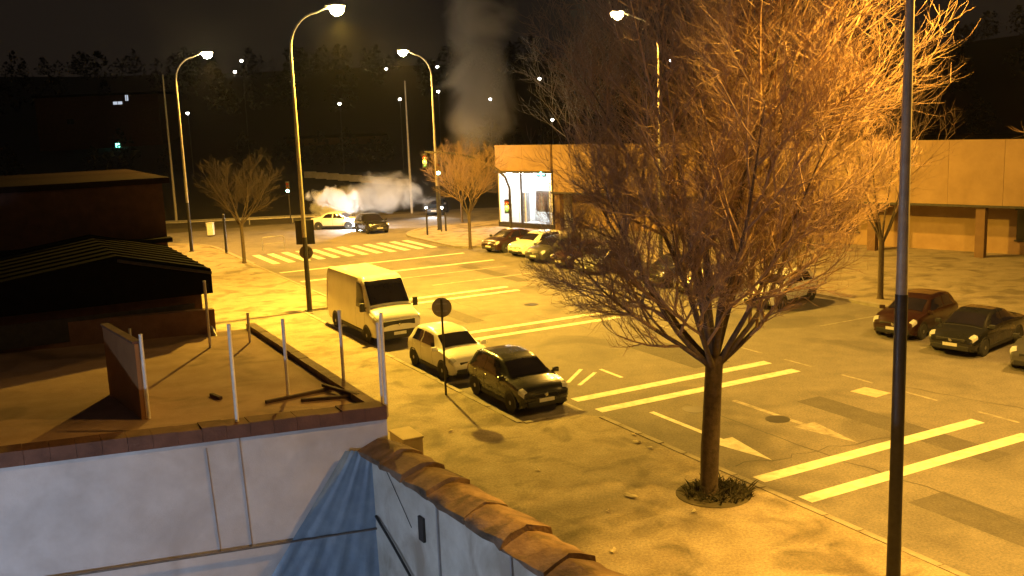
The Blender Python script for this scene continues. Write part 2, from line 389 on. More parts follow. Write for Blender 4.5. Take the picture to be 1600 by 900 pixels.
# ------------------------------------------------------------------ cars
def cr(p0, p1, p2, p3, t):
    return 0.5 * ((2*p1) + (-p0+p2)*t + (2*p0-5*p1+4*p2-p3)*t*t + (-p0+3*p1-3*p2+p3)*t*t*t)
class Body:
    def __init__(s, st):
        s.st = st; s.L = st[-1][0]
    def station(s, x):
        st = s.st; x = max(0, min(s.L, x)); i = 0
        while i < len(st) - 2 and x > st[i+1][0]: i += 1
        u = (x - st[i][0]) / (st[i+1][0] - st[i][0])
        return [st[i][k] + (st[i+1][k] - st[i][k]) * u for k in range(1, 7)]
    def ring(s, x):
        zb, zbelt, zt, wb, wbelt, wt = s.station(x)
        return [(0, zt + .015), (wt*.62, zt + .004), (wt, zt - .035), ((wt*.45+wbelt*.55), zt*.42+zbelt*.58), (wbelt, zbelt),
                (wbelt + .012, zbelt*.55+zb*.45), (wb + .01, zb + .10), (wb*.93, zb), (0, zb)]
    def P(s, x, b):
        sg = 1 if b >= 0 else -1; b = abs(b); b = min(7.9999, b); i = int(b); t = b - i; r = s.ring(x)
        g = lambda k: r[max(0, min(8, k))] if k >= 0 else (-r[1][0], r[1][1])
        y = cr(g(i-1)[0], g(i)[0], g(i+1)[0], g(i+2)[0], t); z = cr(g(i-1)[1], g(i)[1], g(i+1)[1], g(i+2)[1], t)
        return Vector((x - s.L / 2, -y * sg, z))      # local +x forward
    def N(s, x, b):
        e = 0.03
        n = (s.P(min(s.L, x+e), b) - s.P(max(0, x-e), b)).cross(s.P(x, b+e) - s.P(x, b-e))
        if n.length < 1e-9: return Vector((0, 0, 1))
        n.normalize(); c = s.P(x, b) - Vector((0, 0, 0.7)); 
        return n if n.dot(c) > 0 else -n
    def shell(s):
        xs = []
        for a, b in zip(s.st[:-1], s.st[1:]):
            k = max(1, round((b[0]-a[0]) / 0.12))
            xs += [a[0] + (b[0]-a[0]) * i / k for i in range(k)]
        xs.append(s.L); nb = 24; bs = [-8 + 16 * i / (2*nb) for i in range(2*nb)]
        vs = [s.P(x, b) for x in xs for b in bs]; n = len(bs)
        fs = [(i*n+k, i*n+(k+1) % n, (i+1)*n+(k+1) % n, (i+1)*n+k) for i in range(len(xs)-1) for k in range(n)]
        fs += [tuple(range(n)), tuple((len(xs)-1)*n + k for k in range(n))]
        return MB().add(vs, fs)
    def patch(s, xa, xb, ba, bb, off=0.008, nu=10, nv=6):
        """xa,xb: (at ba, at bb) pairs"""
        vs = []
        for j in range(nv + 1):
            v = j / nv; b = ba + (bb - ba) * v; x0 = xa[0] + (xa[1]-xa[0])*v; x1 = xb[0] + (xb[1]-xb[0])*v
            for i in range(nu + 1):
                x = x0 + (x1 - x0) * i / nu; vs.append(s.P(x, b) + s.N(x, b) * off)
        n = nu + 1
        return MB().add(vs, [(j*n+i, j*n+i+1, (j+1)*n+i+1, (j+1)*n+i) for j in range(nv) for i in range(nu)])
HATCH = [(0,.40,.76,.92,.68,.74,.60),(.07,.28,.88,1.08,.77,.83,.62),(.28,.24,.93,1.36,.80,.87,.58),(.58,.22,.95,1.47,.82,.885,.60),(1.1,.2,.96,1.51,.83,.885,.63),
         (1.9,.2,.95,1.50,.83,.885,.64),(2.28,.2,.95,1.43,.83,.885,.62),(2.75,.2,.94,1.18,.83,.885,.66),(3.05,.2,.92,1.0,.83,.88,.72),(3.5,.2,.85,.93,.82,.87,.70),
         (3.8,.22,.77,.84,.80,.84,.64),(3.93,.26,.68,.74,.76,.79,.58),(4.0,.34,.56,.62,.68,.71,.5)]
SEDAN = [(0,.42,.72,.86,.66,.72,.6),(.1,.3,.86,.98,.77,.82,.66),(.6,.24,.92,1.04,.82,.87,.66),(.95,.22,.93,1.12,.83,.88,.62),(1.4,.2,.94,1.36,.83,.88,.58),(1.75,.2,.94,1.44,.83,.88,.60),
         (2.4,.2,.94,1.45,.83,.88,.62),(2.75,.2,.93,1.38,.83,.88,.61),(3.2,.2,.92,1.14,.83,.88,.66),(3.5,.2,.9,.97,.83,.88,.72),(4.0,.2,.82,.9,.82,.86,.70),
         (4.25,.23,.74,.81,.79,.83,.62),(4.35,.27,.65,.71,.74,.77,.56),(4.42,.36,.54,.6,.66,.69,.5)]
VAN = [(0,.48,1.1,2.28,.88,.95,.84),(.06,.38,1.15,2.38,.94,.985,.87),(.4,.34,1.18,2.42,.96,1.0,.87),(3.9,.34,1.18,2.43,.97,1.0,.87),(4.15,.34,1.18,2.38,.97,1.0,.85),
       (4.4,.34,1.18,2.22,.97,1.0,.83),(4.95,.34,1.17,1.52,.96,1.0,.86),(5.1,.34,1.15,1.34,.96,1.0,.88),(5.55,.34,1.06,1.20,.95,.98,.84),(5.72,.35,.98,1.1,.92,.95,.78),(5.82,.37,.86,.95,.86,.89,.7),(5.88,.42,.72,.8,.8,.83,.6)]
CARMESH = {}
def paintm(name, c, metal=0.25, rough=0.32): return pm('car_paint_' + name, c, rough, tuple(x * 0.88 for x in c), 1.5, metal=metal, coat=0.7)
def wheel_meshes(r):
    k = ('wheel', r)
    if k in CARMESH: return CARMESH[k]
    ty = MB().lathe([(r*.62, -.10), (r*.9, -.105), (r, -.07), (r, .07), (r*.9, .105), (r*.62, .10)], 26, 'y').mesh('tyre', True); ty.materials.append(rubber)
    rm = MB().lathe([(r*.64, -.09), (r*.64, .085), (r*.58, .09), (r*.55, .05), (0.05, .05)], 26, 'y')
    for i in range(5):
        a = 2 * math.pi * i / 5; M = Matrix.Rotation(a, 4, 'Y')
        rm.box((0, .07, r*.3), (.06, .035, r*.55), 0, M)
    rm.lathe([(.07, .05), (.07, .1), (.02, .105)], 12, 'y'); rmm = rm.mesh('rim', True); rmm.materials.append(alloy)
    ar = MB(); n = 14; vs = []
    ri, ro = r * 1.05, r * 1.24
    for yy in (-.03, .03):
        for i in range(n + 1):
            a = R(-18 + 216 * i / n); vs += [(ri*math.cos(a), yy, ri*math.sin(a)), (ro*math.cos(a), yy, ro*math.sin(a))]
    q = 2 * (n + 1)
    for i in range(n):
        a = 2*i; ar.f += [(a, a+1, a+3, a+2), (q+a, q+a+2, q+a+3, q+a+1), (a+1, q+a+1, q+a+3, a+3), (a, a+2, q+a+2, q+a)]
    ar.v = vs; arm = ar.mesh('wheel_arch'); arm.materials.append(blackplastic)
    wl = MB().lathe([(0.0, -.02), (ri*1.02, -.02), (ri*1.02, .012), (0.0, .012)], 22, 'y').mesh('wheel_well'); wl.materials.append(blackplastic)
    CARMESH[k] = (ty, rmm, arm, wl); return CARMESH[k]
def shared(key, fn):
    if key not in CARMESH: CARMESH[key] = fn()
    return CARMESH[key]
def car(kind, pmat, label, s=None, t=None, head=0.0, loc=None, scale=1.0, lit=False, group=None, name=None, z=0.0, detail=True):
    st = {'hatch': HATCH, 'sedan': SEDAN, 'van': VAN}[kind]
    B = shared(('B', kind), lambda: Body(st)); L = B.L
    p = W(s, t) if loc is None else Vector(loc)
    th = thing(name or {'van': 'panel_van'}.get(kind, 'parked_car'), label, 'van' if kind == 'van' else 'car', (p.x, p.y, z), head, group)
    th.scale = (scale,) * 3
    def part(nm, key, fn, mat, par=th, **kw):
        me = shared((kind, key), fn)
        return mkobj(nm, me, mat, par, **kw)
    part('body', 'body', lambda: B.shell().mesh('body', True), pmat)
    if kind == 'hatch':
        wx, wr, wy = (0.72, 3.26), 0.315, 0.80; ws = ((2.36, 2.36), (2.98, 2.98)); rw = ((.12, .12), (.44, .44)); sw = [((.72, .62), (1.38, 1.38)), ((1.46, 1.46), (2.18, 2.72))]
        hl = (3.70, 3.90)
    elif kind == 'sedan':
        wx, wr, wy = (0.85, 3.6), 0.315, 0.80; ws = ((2.84, 2.84), (3.42, 3.42)); rw = ((1.0, 1.0), (1.36, 1.36)); sw = [((1.5, 1.15), (2.12, 2.12)), ((2.2, 2.2), (2.72, 3.22))]
        hl = (4.08, 4.3)
    else:
        wx, wr, wy = (1.15, 4.85), 0.34, 0.90; ws = ((4.32, 4.32), (4.98, 4.98)); rw = None; sw = [((3.75, 3.75), (4.3, 4.88))]
        hl = (5.5, 5.74)
    part('windshield', 'ws', lambda: B.patch(ws[0], ws[1], -1.86, 1.86, 0.01, 8, 16).mesh('windshield', True), carglass)
    if rw: part('rear_window', 'rw', lambda: B.patch(rw[0], rw[1], -1.8, 1.8, 0.01, 6, 14).mesh('rear_window', True), carglass)
    for sg in (1, -1):
        for q, (xa, xb) in enumerate(sw):
            part('side_window', ('sw', q, sg), lambda: B.patch(xa, xb, sg*2.28, sg*3.72, 0.008, 8, 6).mesh('side_window', True), carglass)
        part('headlight', ('hl', sg), lambda: B.patch((hl[0], hl[0]+.06), (hl[1], hl[1]+.06), sg*(2.1 if kind != 'van' else 2.5), sg*4.35, 0.012, 6, 6).mesh('headlight', True),
             emit('headlight_on', (1, 0.97, 0.9), 30) if lit else lamplens)
        part('tail_light', ('tl', sg), lambda: B.patch((.03, .03), (.16, .16), sg*2.6, sg*4.5, 0.012, 4, 5).mesh('tail_light', True), redlens)
        mx = ws[1][0] - L/2 - .12; mz = 1.02 if kind != 'van' else 1.42; my = (.98 if kind != 'van' else 1.14)
        mir = part('mirror', ('mir', sg), lambda: MB().box((mx, sg*my, mz), (.12, .2, .15 if kind != 'van' else .32)).box((mx, sg*(my-.12), mz-.03), (.06, .14, .05)).mesh('mirror'), pmat if kind == 'hatch' else blackplastic, bevel=0.03)
        if detail:
            for q, (xa, xb) in enumerate(sw):
                hx = xa[0] + .12 - L/2
                part('door_handle', ('dh', q, sg), lambda: MB().box((hx, sg*(.9 if kind != 'van' else 1.015), .86 if kind != 'van' else 1.05), (.17, .03, .03)).mesh('door_handle'), pmat, bevel=0.008)
            for q, sx in enumerate({'hatch': (.66, 1.42, 2.42), 'sedan': (1.15, 2.16, 3.05), 'van': (3.72, 4.72)}[kind]):
                part('door_seam', ('seam', q, sg), lambda: B.patch((sx, sx), (sx + .014, sx + .014), sg*3.8, sg*6.2, 0.003, 1, 8).mesh('door_seam'), blackplastic)
            part('sill', ('sill', sg), lambda: MB().box((0, sg*(.84 if kind != 'van' else .975), .27 if kind != 'van' else .42), (wx[1]-wx[0]-.8, .07, .14)).mesh('sill'), blackplastic, bevel=0.02)
    f = L/2
    wd = 1 if kind != 'van' else 1.12
    zg = .62 if kind != 'van' else .82
    part('grille', 'gr', lambda: MB().box((f-.055, 0, zg), (.10, 1.02*wd if kind != 'van' else 1.34, .12 if kind != 'van' else .30)).mesh('grille'), blackplastic, bevel=0.02)
    part('bumper', 'bu', lambda: MB().box((f-.06, 0, .36 if kind != 'van' else .46), (.14, 1.34 if kind != 'van' else 1.72, .2 if kind != 'van' else .34)).mesh('bumper'), blackplastic, bevel=0.04)
    part('number_plate', 'np', lambda: MB().box((f+.012, 0, .46 if kind != 'van' else .5), (.012, .52, .115)).mesh('number_plate'), platem)
    part('bonnet_seam', 'bs', lambda: B.patch((ws[1][0]+.06, ws[1][0]+.06), (ws[1][0]+.075, ws[1][0]+.075), -2.0, 2.0, 0.003, 1, 14).mesh('bonnet_seam'), blackplastic)
    part('emblem', 'em', lambda: MB().lathe([(0, .0), (.07, .0), (.05, .02), (0, .022)], 4 if kind == 'van' else 14, 'x', (f-.002, 0, zg)).mesh('emblem'), chrome)
    part('rear_plate', 'rp', lambda: MB().box((-f-.005, 0, .62), (.012, .52, .115)).mesh('rear_plate'), platem)
    ty, rm, ar, wl = wheel_meshes(wr)
    side_y = 0.875 if kind != 'van' else 0.995
    for x in wx:
        for sg in (1, -1):
            wo = mkobj('wheel', ty, None, th, loc=(x - f, sg*(side_y-.075), wr))
            ro = mkobj('rim', rm, None, wo); ro.rotation_euler.z = 0 if sg > 0 else math.pi
            mkobj('wheel_arch', ar, None, th, loc=(x - f, sg*(side_y-.005), wr))
            mkobj('wheel_well', wl, None, th, loc=(x - f, sg*(side_y-.0), wr))
    return th
WHITEP = paintm('white', (0.76, 0.75, 0.72), 0.0, 0.35); BLACKP = paintm('black', (0.02, 0.02, 0.022), 0.2, 0.25)
GREYP = paintm('grey', (0.12, 0.115, 0.11), 0.5); REDP = paintm('dark_red', (0.035, 0.012, 0.010), 0.2); SILVERP = paintm('silver', (0.42, 0.42, 0.42), 0.6)
BLUEP = paintm('dark_blue', (0.03, 0.04, 0.09), 0.3); BEIGEP = paintm('beige', (0.36, 0.30, 0.23), 0.4)
car('van', WHITEP, 'white high-roof panel van parked in the kerbside bay', -14.85, -1.12, ANG_U).scale = (1.06, 1.03, 1.10)
car('hatch', WHITEP, 'white hatchback parked between the white van and the black hatchback', -7.15, -1.05, ANG_U)
car('hatch', BLACKP, 'black hatchback parked foremost in the bay, ahead of the white hatchback', -2.2, -0.98, ANG_U - 0.02)
# row before the shop, noses to the street
rowh = ANG_N + math.pi + 0.25
row = [(-34.6, 'sedan', REDP, 'dark red saloon at the end of the row by the slim bare tree'),
       (-31.4, 'hatch', WHITEP, 'white hatchback beside the dark red saloon in the shop row'),
       (-28.3, 'hatch', GREYP, 'dark grey hatchback beside the white hatchback in the shop row'),
       (-25.3, 'sedan', REDP, 'dark red saloon between the grey and the silver cars in the shop row'),
       (-22.4, 'sedan', SILVERP, 'silver saloon in the row of cars before the shop, behind the bare tree'),
       (-16.6, 'hatch', BLACKP, 'black hatchback with an empty bay beside it in the shop row'),
       (-13.6, 'hatch', BEIGEP, 'beige hatchback parked between the black and white cars in the shop row'),
       (-8.9, 'hatch', WHITEP, 'white hatchback beside the beige one in the shop row, behind the tree trunk'),
       (-1.2, 'hatch', REDP, 'dark red hatchback at the near part of the shop row, past the tree'),
       (1.8, 'sedan', BLACKP, 'black saloon beside the dark red hatchback in the shop row'),
       (4.9, 'sedan', GREYP, 'grey saloon at the last bay of the shop row')]
for s, k, pmt, lab in row:
    car(k, pmt, lab, s, 16.5 + random.uniform(-.25, .25), rowh + random.uniform(-.04, .04), group='cars parked before the shop')
# burning car, the car beside it and one coming on behind
bl = G(527, 357)
car('sedan', WHITEP, 'white car stopped at the junction, wrapped in white smoke', loc=bl, head=R(-12), name='smoking_car', lit=True)
car('hatch', BLACKP, 'black hatchback stopped nose to nose with the smoking white car', loc=G(581, 362), head=R(-62), name='stopped_car')
car('hatch', BLUEP, 'dark car with headlights on waiting beyond the smoke', loc=G(683, 334), head=R(-95), name='waiting_car', lit=True)
for px, rot, en, sz in (((556, 347), -12, 2200, 170), ((683, 322), -95, 600, 100)):
    d = bpy.data.lights.new('headlamp_beam', 'POINT' if sz == 170 else 'SPOT'); d.energy = en
    if sz != 170: d.spot_size = R(sz); d.spot_blend = 0.6
    d.shadow_soft_size = .1; d.color = (.80, .91, 1.0); d.shadow_soft_size = .08
    o = bpy.data.objects.new('headlamp_beam', d); COL.objects.link(o)
    base = bl + Vector((math.cos(R(-12)), math.sin(R(-12)), 0)) * 2.3 + Vector((-.2, -.9, 0)) if rot == -12 else G(683, 334) + Vector((math.cos(R(-95)), math.sin(R(-95)), 0)) * 2.1
    o.location = (base.x, base.y, 0.72); o.rotation_euler = (R(84), 0, R(rot - 90))

# ------------------------------------------------------------------ shop with its lit front
F0 = Vector((-1.0, 82.0, 0)); FD = Vector((0.724, -0.69, 0)).normalized(); FANG = math.atan2(FD.y, FD.x)
shop = thing('shop_building', 'long low tan shop with one bright glazed corner front', 'shop', (F0.x, F0.y, 0.12), FANG)
# local: x along facade, -y outwards to the street
MB().box((35, 10.2, 3.1), (57.4, 16.0, 6.2)).box((0.15, 9, 3.1), (0.3, 17.2, 6.2)).build('wall', shopwall, shop)
MB().box((32, 9.4, 6.28), (64.6, 18.4, 0.12)).build('roof', darkroof, shop)
pme = MB().box((0, 0, 0), (2.985, 0.22, 2.06)).mesh('fascia_panel'); pme.materials.append(shoppanel)
for i in range(2): mkobj('fascia_panel', pme, None, shop, 0.0, (1.52 + i * 3.0, 0.1, 5.62))
pme2 = MB().box((0, 0, 0), (2.985, 0.22, 3.66)).mesh('fascia_panel'); pme2.materials.append(shoppanel)
for i in range(19): mkobj('fascia_panel', pme2, None, shop, 0.0, (7.75 + i * 3.0, 0.1 + (i % 2) * 0.004, 4.82))
MB().box((3.1, 0.05, 4.5), (6.2, 0.5, 0.16)).build('canopy', darkmetal, shop)
MB().box((34.8, 0.6, 2.93), (57.4, 1.6, 0.12)).build('canopy', darkmetal, shop)
pil = MB().box((0, 0, 1.43), (0.5, 0.5, 2.86)).mesh('pilaster'); pil.materials.append(pm('pilaster', (0.17, 0.10, 0.05), 0.85, (0.13, 0.075, 0.04), 2))
for i in range(9): mkobj('pilaster', pil, None, shop, 0, (6.6 + i * 6.3, 0.25, 0))
for i in range(4):
    x = 12.6 + i * 12.6 + 1.5
    wv = MB().box((x + 1.7, 2.19, 1.7), (3.2, 0.06, 1.7)).build('window', pm('dark_pane', (0.02, 0.018, 0.016), 0.1), shop)
    MB().box((x + 1.7, 2.15, 0.8), (3.4, .12, .1)).box((x + 1.7, 2.15, 2.6), (3.4, .12, .1)).box((x + 1.7, 2.15, 1.7), (.08, .12, 1.7)).build('frame', darkmetal, wv)
# glazed corner: room, ceiling lights, panes and mullions
MB().box((3.2, 4.2, 2.2), (6.0, 0.12, 4.4)).box((0.36, 2.1, 2.2), (0.1, 4.2, 4.4)).box((6.05, 2.1, 2.2), (0.1, 4.2, 4.4)).build('inner_wall', pm('shop_inside', (0.8, 0.8, 0.78), 0.7, (0.72, 0.72, 0.7), 2), shop)
MB().box((3.2, 2.1, 0.05), (5.6, 4.1, 0.1)).build('inner_floor', pm('shop_tiles', (0.6, 0.6, 0.6), 0.3, (0.5, 0.5, 0.5), 2), shop)
MB().box((3.2, 2.1, 4.47), (5.6, 4.1, 0.1)).build('inner_ceiling', whitepaint, shop)
for i in range(4): MB().box((1.1 + i * 1.4, 2.0, 4.38), (0.35, 3.4, 0.06)).build('ceiling_light', emit('shop_tube', (0.93, 0.97, 1.0), 40), shop)
MB().box((3.2, 0.1, 0.2), (6.1, 0.24, 0.4)).build('plinth', darkmetal, shop)
mul = MB().box((0, 0, 2.4), (0.14, 0.16, 4.1)).mesh('mullion'); mul.materials.append(darkmetal)
for x in (0.25, 2.75, 6.08): mkobj('mullion', mul, None, shop, 0, (x, 0.1, 0))
mul2 = MB().box((0, 0, 2.4), (0.06, 0.08, 4.1)).mesh('mullion'); mul2.materials.append(whitepaint)
for x in (2.45, 3.15, 5.75): mkobj('mullion', mul2, None, shop, 0, (x, 0.12, 0))
for x0, x1 in ((0.32, 2.42), (3.18, 5.72)):
    MB().box(((x0 + x1) / 2, 0.12, 2.4), (x1 - x0, 0.02, 4.05)).build('pane', glass_thin('shop_glass'), shop)
MB().box((4.5, 1.2, 2.1), (2.1, 0.25, 1.7)).build('display_board', pm('board_grey', (0.12, 0.12, 0.13), 0.5, (0.3, 0.3, 0.3), 5), shop)
for x in (3.7, 4.4, 5.15): MB().box((x, 1.05, 2.1), (0.5, 0.04, 1.4)).build('poster', pm('poster_%d' % int(x * 10), (0.2 + x * .02, 0.2, 0.22), 0.5, (0.06, 0.06, 0.07), 6), shop)
MB().box((1.75, 1.6, 1.5), (0.5, 0.5, 2.4)).build('cabinet', pm('cabinet', (0.1, 0.1, 0.11), 0.4, (0.2, 0.2, 0.2), 5), shop)
for i in range(3): MB().box((4.4, 3.6, 0.6 + i * .7), (2.6, .5, .06)).build('shelf', whitepaint, shop)
gs = thing('neon_sign', 'small green lit sign at the corner of the glazed shop front', 'sign', F0 + FD * 5.35 + Vector((-.69, -.724, 0)) * .35 + Vector((0, 0, 4.5)), FANG)
MB().box((0, 0.02, 0), (0.9, 0.1, 0.42)).build('case', darkmetal, gs)
MB().box((0, -0.05, 0), (0.72, 0.04, 0.12)).box((0, -0.052, 0), (0.14, 0.04, 0.36)).build('lit_cross', emit('green_neon', (0.15, 1.0, 0.6), 9), gs)

# ------------------------------------------------------------------ traffic signals
def signal_head(parent, loc, rz, lit, back=False):
    hd = MB().box((0, 0, 0.5), (0.36, 0.24, 1.04)).build('signal_head', blackplastic, parent, bevel=0.03, loc=loc); hd.rotation_euler.z = rz
    for i, c in enumerate(('green', 'amber', 'red')):
        e = {'green': (.35, 1, .75), 'amber': (1, .36, .02), 'red': (1, .1, .05)}[c]
        m = emit('signal_' + c, e, 6 if c == 'amber' else 30) if lit == c else pm('lens_' + c, tuple(x * .12 for x in e), .2)
        MB().lathe([(0, .0), (.145, .0), (.12, -.04), (.04, -.07)], 16, 'y', (0, -.125, .18 + i * .31)).build('lens', m, hd, True)
        if lit == c == 'amber':
            ad = bpy.data.lights.new('signal_glow', 'POINT'); ad.energy = 220; ad.color = (1, .55, .08); ad.shadow_soft_size = .1
            ao = bpy.data.objects.new('signal_glow', ad); COL.objects.link(ao); ao.parent = hd; ao.location = (0, -.38, .18 + i * .31)
        vs = []
        for k in range(11):
            a = R(-10 + 200 * k / 10); vs += [(.15*math.cos(a), -.12, .18+i*.31+.15*math.sin(a)), (.15*math.cos(a), -.26, .17+i*.31+.15*math.sin(a))]
        MB().add(vs, [(2*k, 2*k+1, 2*k+3, 2*k+2) for k in range(10)]).build('visor', blackplastic, hd)
    return hd
def signal_post(px, Y, zl, lit, label, dz=0):
    p = atY(px[0], px[1], Y); idx = {'green': .18, 'amber': .49, 'red': .80}[lit]
    base = Vector((p.x, p.y, max(0.1, hz(p.x, p.y) if p.y > 97 else 0.1)))
    t = thing('traffic_light', label, 'traffic light', base, 0, 'traffic lights round the junction')
    hh = p.z - base.z - idx
    MB().tube([(0, .2, 0), (0, .2, hh + 1.0)], .06, 10).box((0, .1, hh + .3), (.06, .2, .06)).box((0, .1, hh + .8), (.06, .2, .06)).build('post', darkmetal, t)
    signal_head(t, (0, 0, hh), 0, lit)
    return t
signal_post((450, 298), 91.0, 0, 'green', 'slim traffic light showing green by the guard rail')
signal_post((685, 270), 79.5, 0, 'green', 'traffic light showing green close to the lamp post at the smoke')
# mast arm
mb0 = G(799, 372); mast = thing('signal_mast', 'dark curved mast arm holding amber traffic lights over the road by the shop', 'traffic light', (mb0.x, mb0.y, 0.12))
top = atY(785, 268, mb0.y); end = atY(663, 238, mb0.y)
hgt = top.z - .12; ex = end.x - mb0.x; ez = end.z - .12
pts = [(0, 0, 0), (0, 0, hgt * .6)]
for i in range(9):
    a = i / 8; pts.append((ex * (a ** 1.5), 0, hgt * .75 + (ez - hgt * .75) * math.sin(R(90 * a)) ** .8))
MB().tube(pts, [.12, .11] + [.1 - .005 * i for i in range(9)], 10).build('mast', darkmetal, mast, True)
signal_head(mast, (ex, 0, atY(660, 252, mb0.y).z - .12 - .49), 0, 'amber')
signal_head(mast, (-.25, -.2, atY(797, 322, mb0.y).z - .12 - .49), 0, 'amber')
# box and sign on the near lamp post
lp = [o for o in bpy.data.objects if o.name == 'street_lamp'][0]
pb = lp.location
def onpost(px, py): return atY(px, py, pb.y).z
tb = thing('traffic_light', 'traffic light seen from behind with a broad dark backing board on the lamp post', 'traffic light', (pb.x, pb.y, onpost(475, 383)), 0, 'traffic lights round the junction')
MB().box((-.0, .2, .6), (0.9, .04, 1.18)).build('backing_board', blackplastic, tb, bevel=.02)
MB().box((0, .02, .6), (.32, .22, 1.0)).build('signal_head', blackplastic, tb, bevel=.03).location.y = .36
MB().box((0, .13, .3), (.06, .12, .06)).box((0, .13, .9), (.06, .12, .06)).build('bracket', darkmetal, tb)
rs = thing('road_sign', 'round dark sign back under the backing board on the lamp post', 'sign', (pb.x, pb.y, onpost(478, 395)))
MB().lathe([(0, .13), (.33, .13), (.33, .15), (0, .15)], 26, 'y').build('disc', pm('sign_back', (.12, .1, .09), .5, (.09, .075, .065), 5), rs)
MB().box((0, .12, .1), (.3, .02, .05)).box((0, .12, -.1), (.3, .02, .05)).build('bracket', darkmetal, rs)
# round sign by the white hatchback, seen from behind
sp = G(697, 617, .12); sg_ = thing('road_sign', 'round road sign on a slim post beside the white hatchback', 'sign', (sp.x, sp.y, .12))
zc = atY(687, 481, sp.y).z - .12
MB().tube([(0, 0, 0), (0, 0, zc + .28)], .035, 10).build('post', darkmetal, sg_)
MB().lathe([(0, .045), (.31, .045), (.325, .05), (.325, .065), (0, .065)], 32, 'y', (0, 0, zc)).build('disc', pm('sign_alu', (.34, .31, .27), .45, (.27, .24, .2), 5, metal=.3), sg_, True)
MB().box((0, .04, zc + .12), (.36, .02, .04)).box((0, .04, zc - .12), (.36, .02, .04)).build('bracket', galv, sg_)

# ------------------------------------------------------------------ far guard rail, barrier and posts
ra, rb = G(150, 362), G(500, 346); d = (rb - ra); Lr = d.length; d.normalize(); gr = thing('guard_rail', 'pale metal guard rail along the far side of the cross road', 'guard rail', (ra.x, ra.y, 0), math.atan2(d.y, d.x))
pr = [(-.02, .42), (.05, .47), (.0, .55), (.05, .63), (-.02, .70)]
mbr = MB(); vs = [(x, -a, z) for x in (0, Lr) for a, z in pr] + [(x, -a + .01, z) for x in (0, Lr) for a, z in pr]
mbr.add(vs, [(i, i+1, 6+i, 5+i) for i in range(4)]); mbr.build('rail', galv, gr)
ps = MB().box((0, .08, .35), (.1, .1, .7)).mesh('post'); ps.materials.append(galv)
for i in range(int(Lr / 4)): mkobj('post', ps, None, gr, 0, (2 + i * 4, 0, 0))
# rail on the embankment
e0, e1 = atY(476, 268, 111), atY(640, 281, 104)
er = thing('bridge_parapet', 'long pale parapet on top of the dark embankment behind the smoke', 'parapet', (e0.x, e0.y, 0), math.atan2(e1.y - e0.y, e1.x - e0.x))
Le = (e1.xy - e0.xy).length
mbe = MB()
for i in range(9):
    x0, x1 = Le * i / 9, Le * (i + 1) / 9; z0 = e0.z + (e1.z - e0.z) * (i + .5) / 9
    mbe.box(((x0 + x1) / 2, 0, z0 - .3), (x1 - x0 + .01, .25, .7))
mbe.build('wall', pm('parapet_concrete', (.3, .28, .26), .8, (.22, .2, .19), 1.0), er)
bz = G(428, 391, .12); br = thing('barrier', 'low tubular pedestrian barrier by the zebra crossing', 'barrier', (bz.x, bz.y, .12), ANG_N)
MB().tube([(-.8, 0, 0), (-.8, 0, .9), (-.7, 0, 1.0), (.7, 0, 1.0), (.8, 0, .9), (.8, 0, 0)], .03, 8).tube([(-.8, 0, .5), (.8, 0, .5)], .022, 6).build('frame', galv, br, True)
for k, (x, y, h) in enumerate(((668, 367, 2.0), (697, 361, 1.4))):
    g = G(x, y, .12); o = MB().tube([(0, 0, 0), (0, 0, h)], .07, 10).lathe([(.09, h), (.09, h + .06), (.02, h + .1)], 10).build('bollard', darkmetal, loc=(g.x, g.y, .12))
    tag(o, ['slim dark post on the pavement corner by the zebra crossing', 'thicker dark post on the pavement beside the traffic light'][k], 'post')
g = G(354, 395, .12)
tag(MB().tube([(0, 0, 0), (0, 0, 2.7)], .09, 10).lathe([(.1, 2.7), (.1, 2.78), (.02, 2.82)], 10).build('bollard', darkmetal, loc=(g.x, g.y, .12)), 'dark post beside the small bare tree past the brick house', 'post')

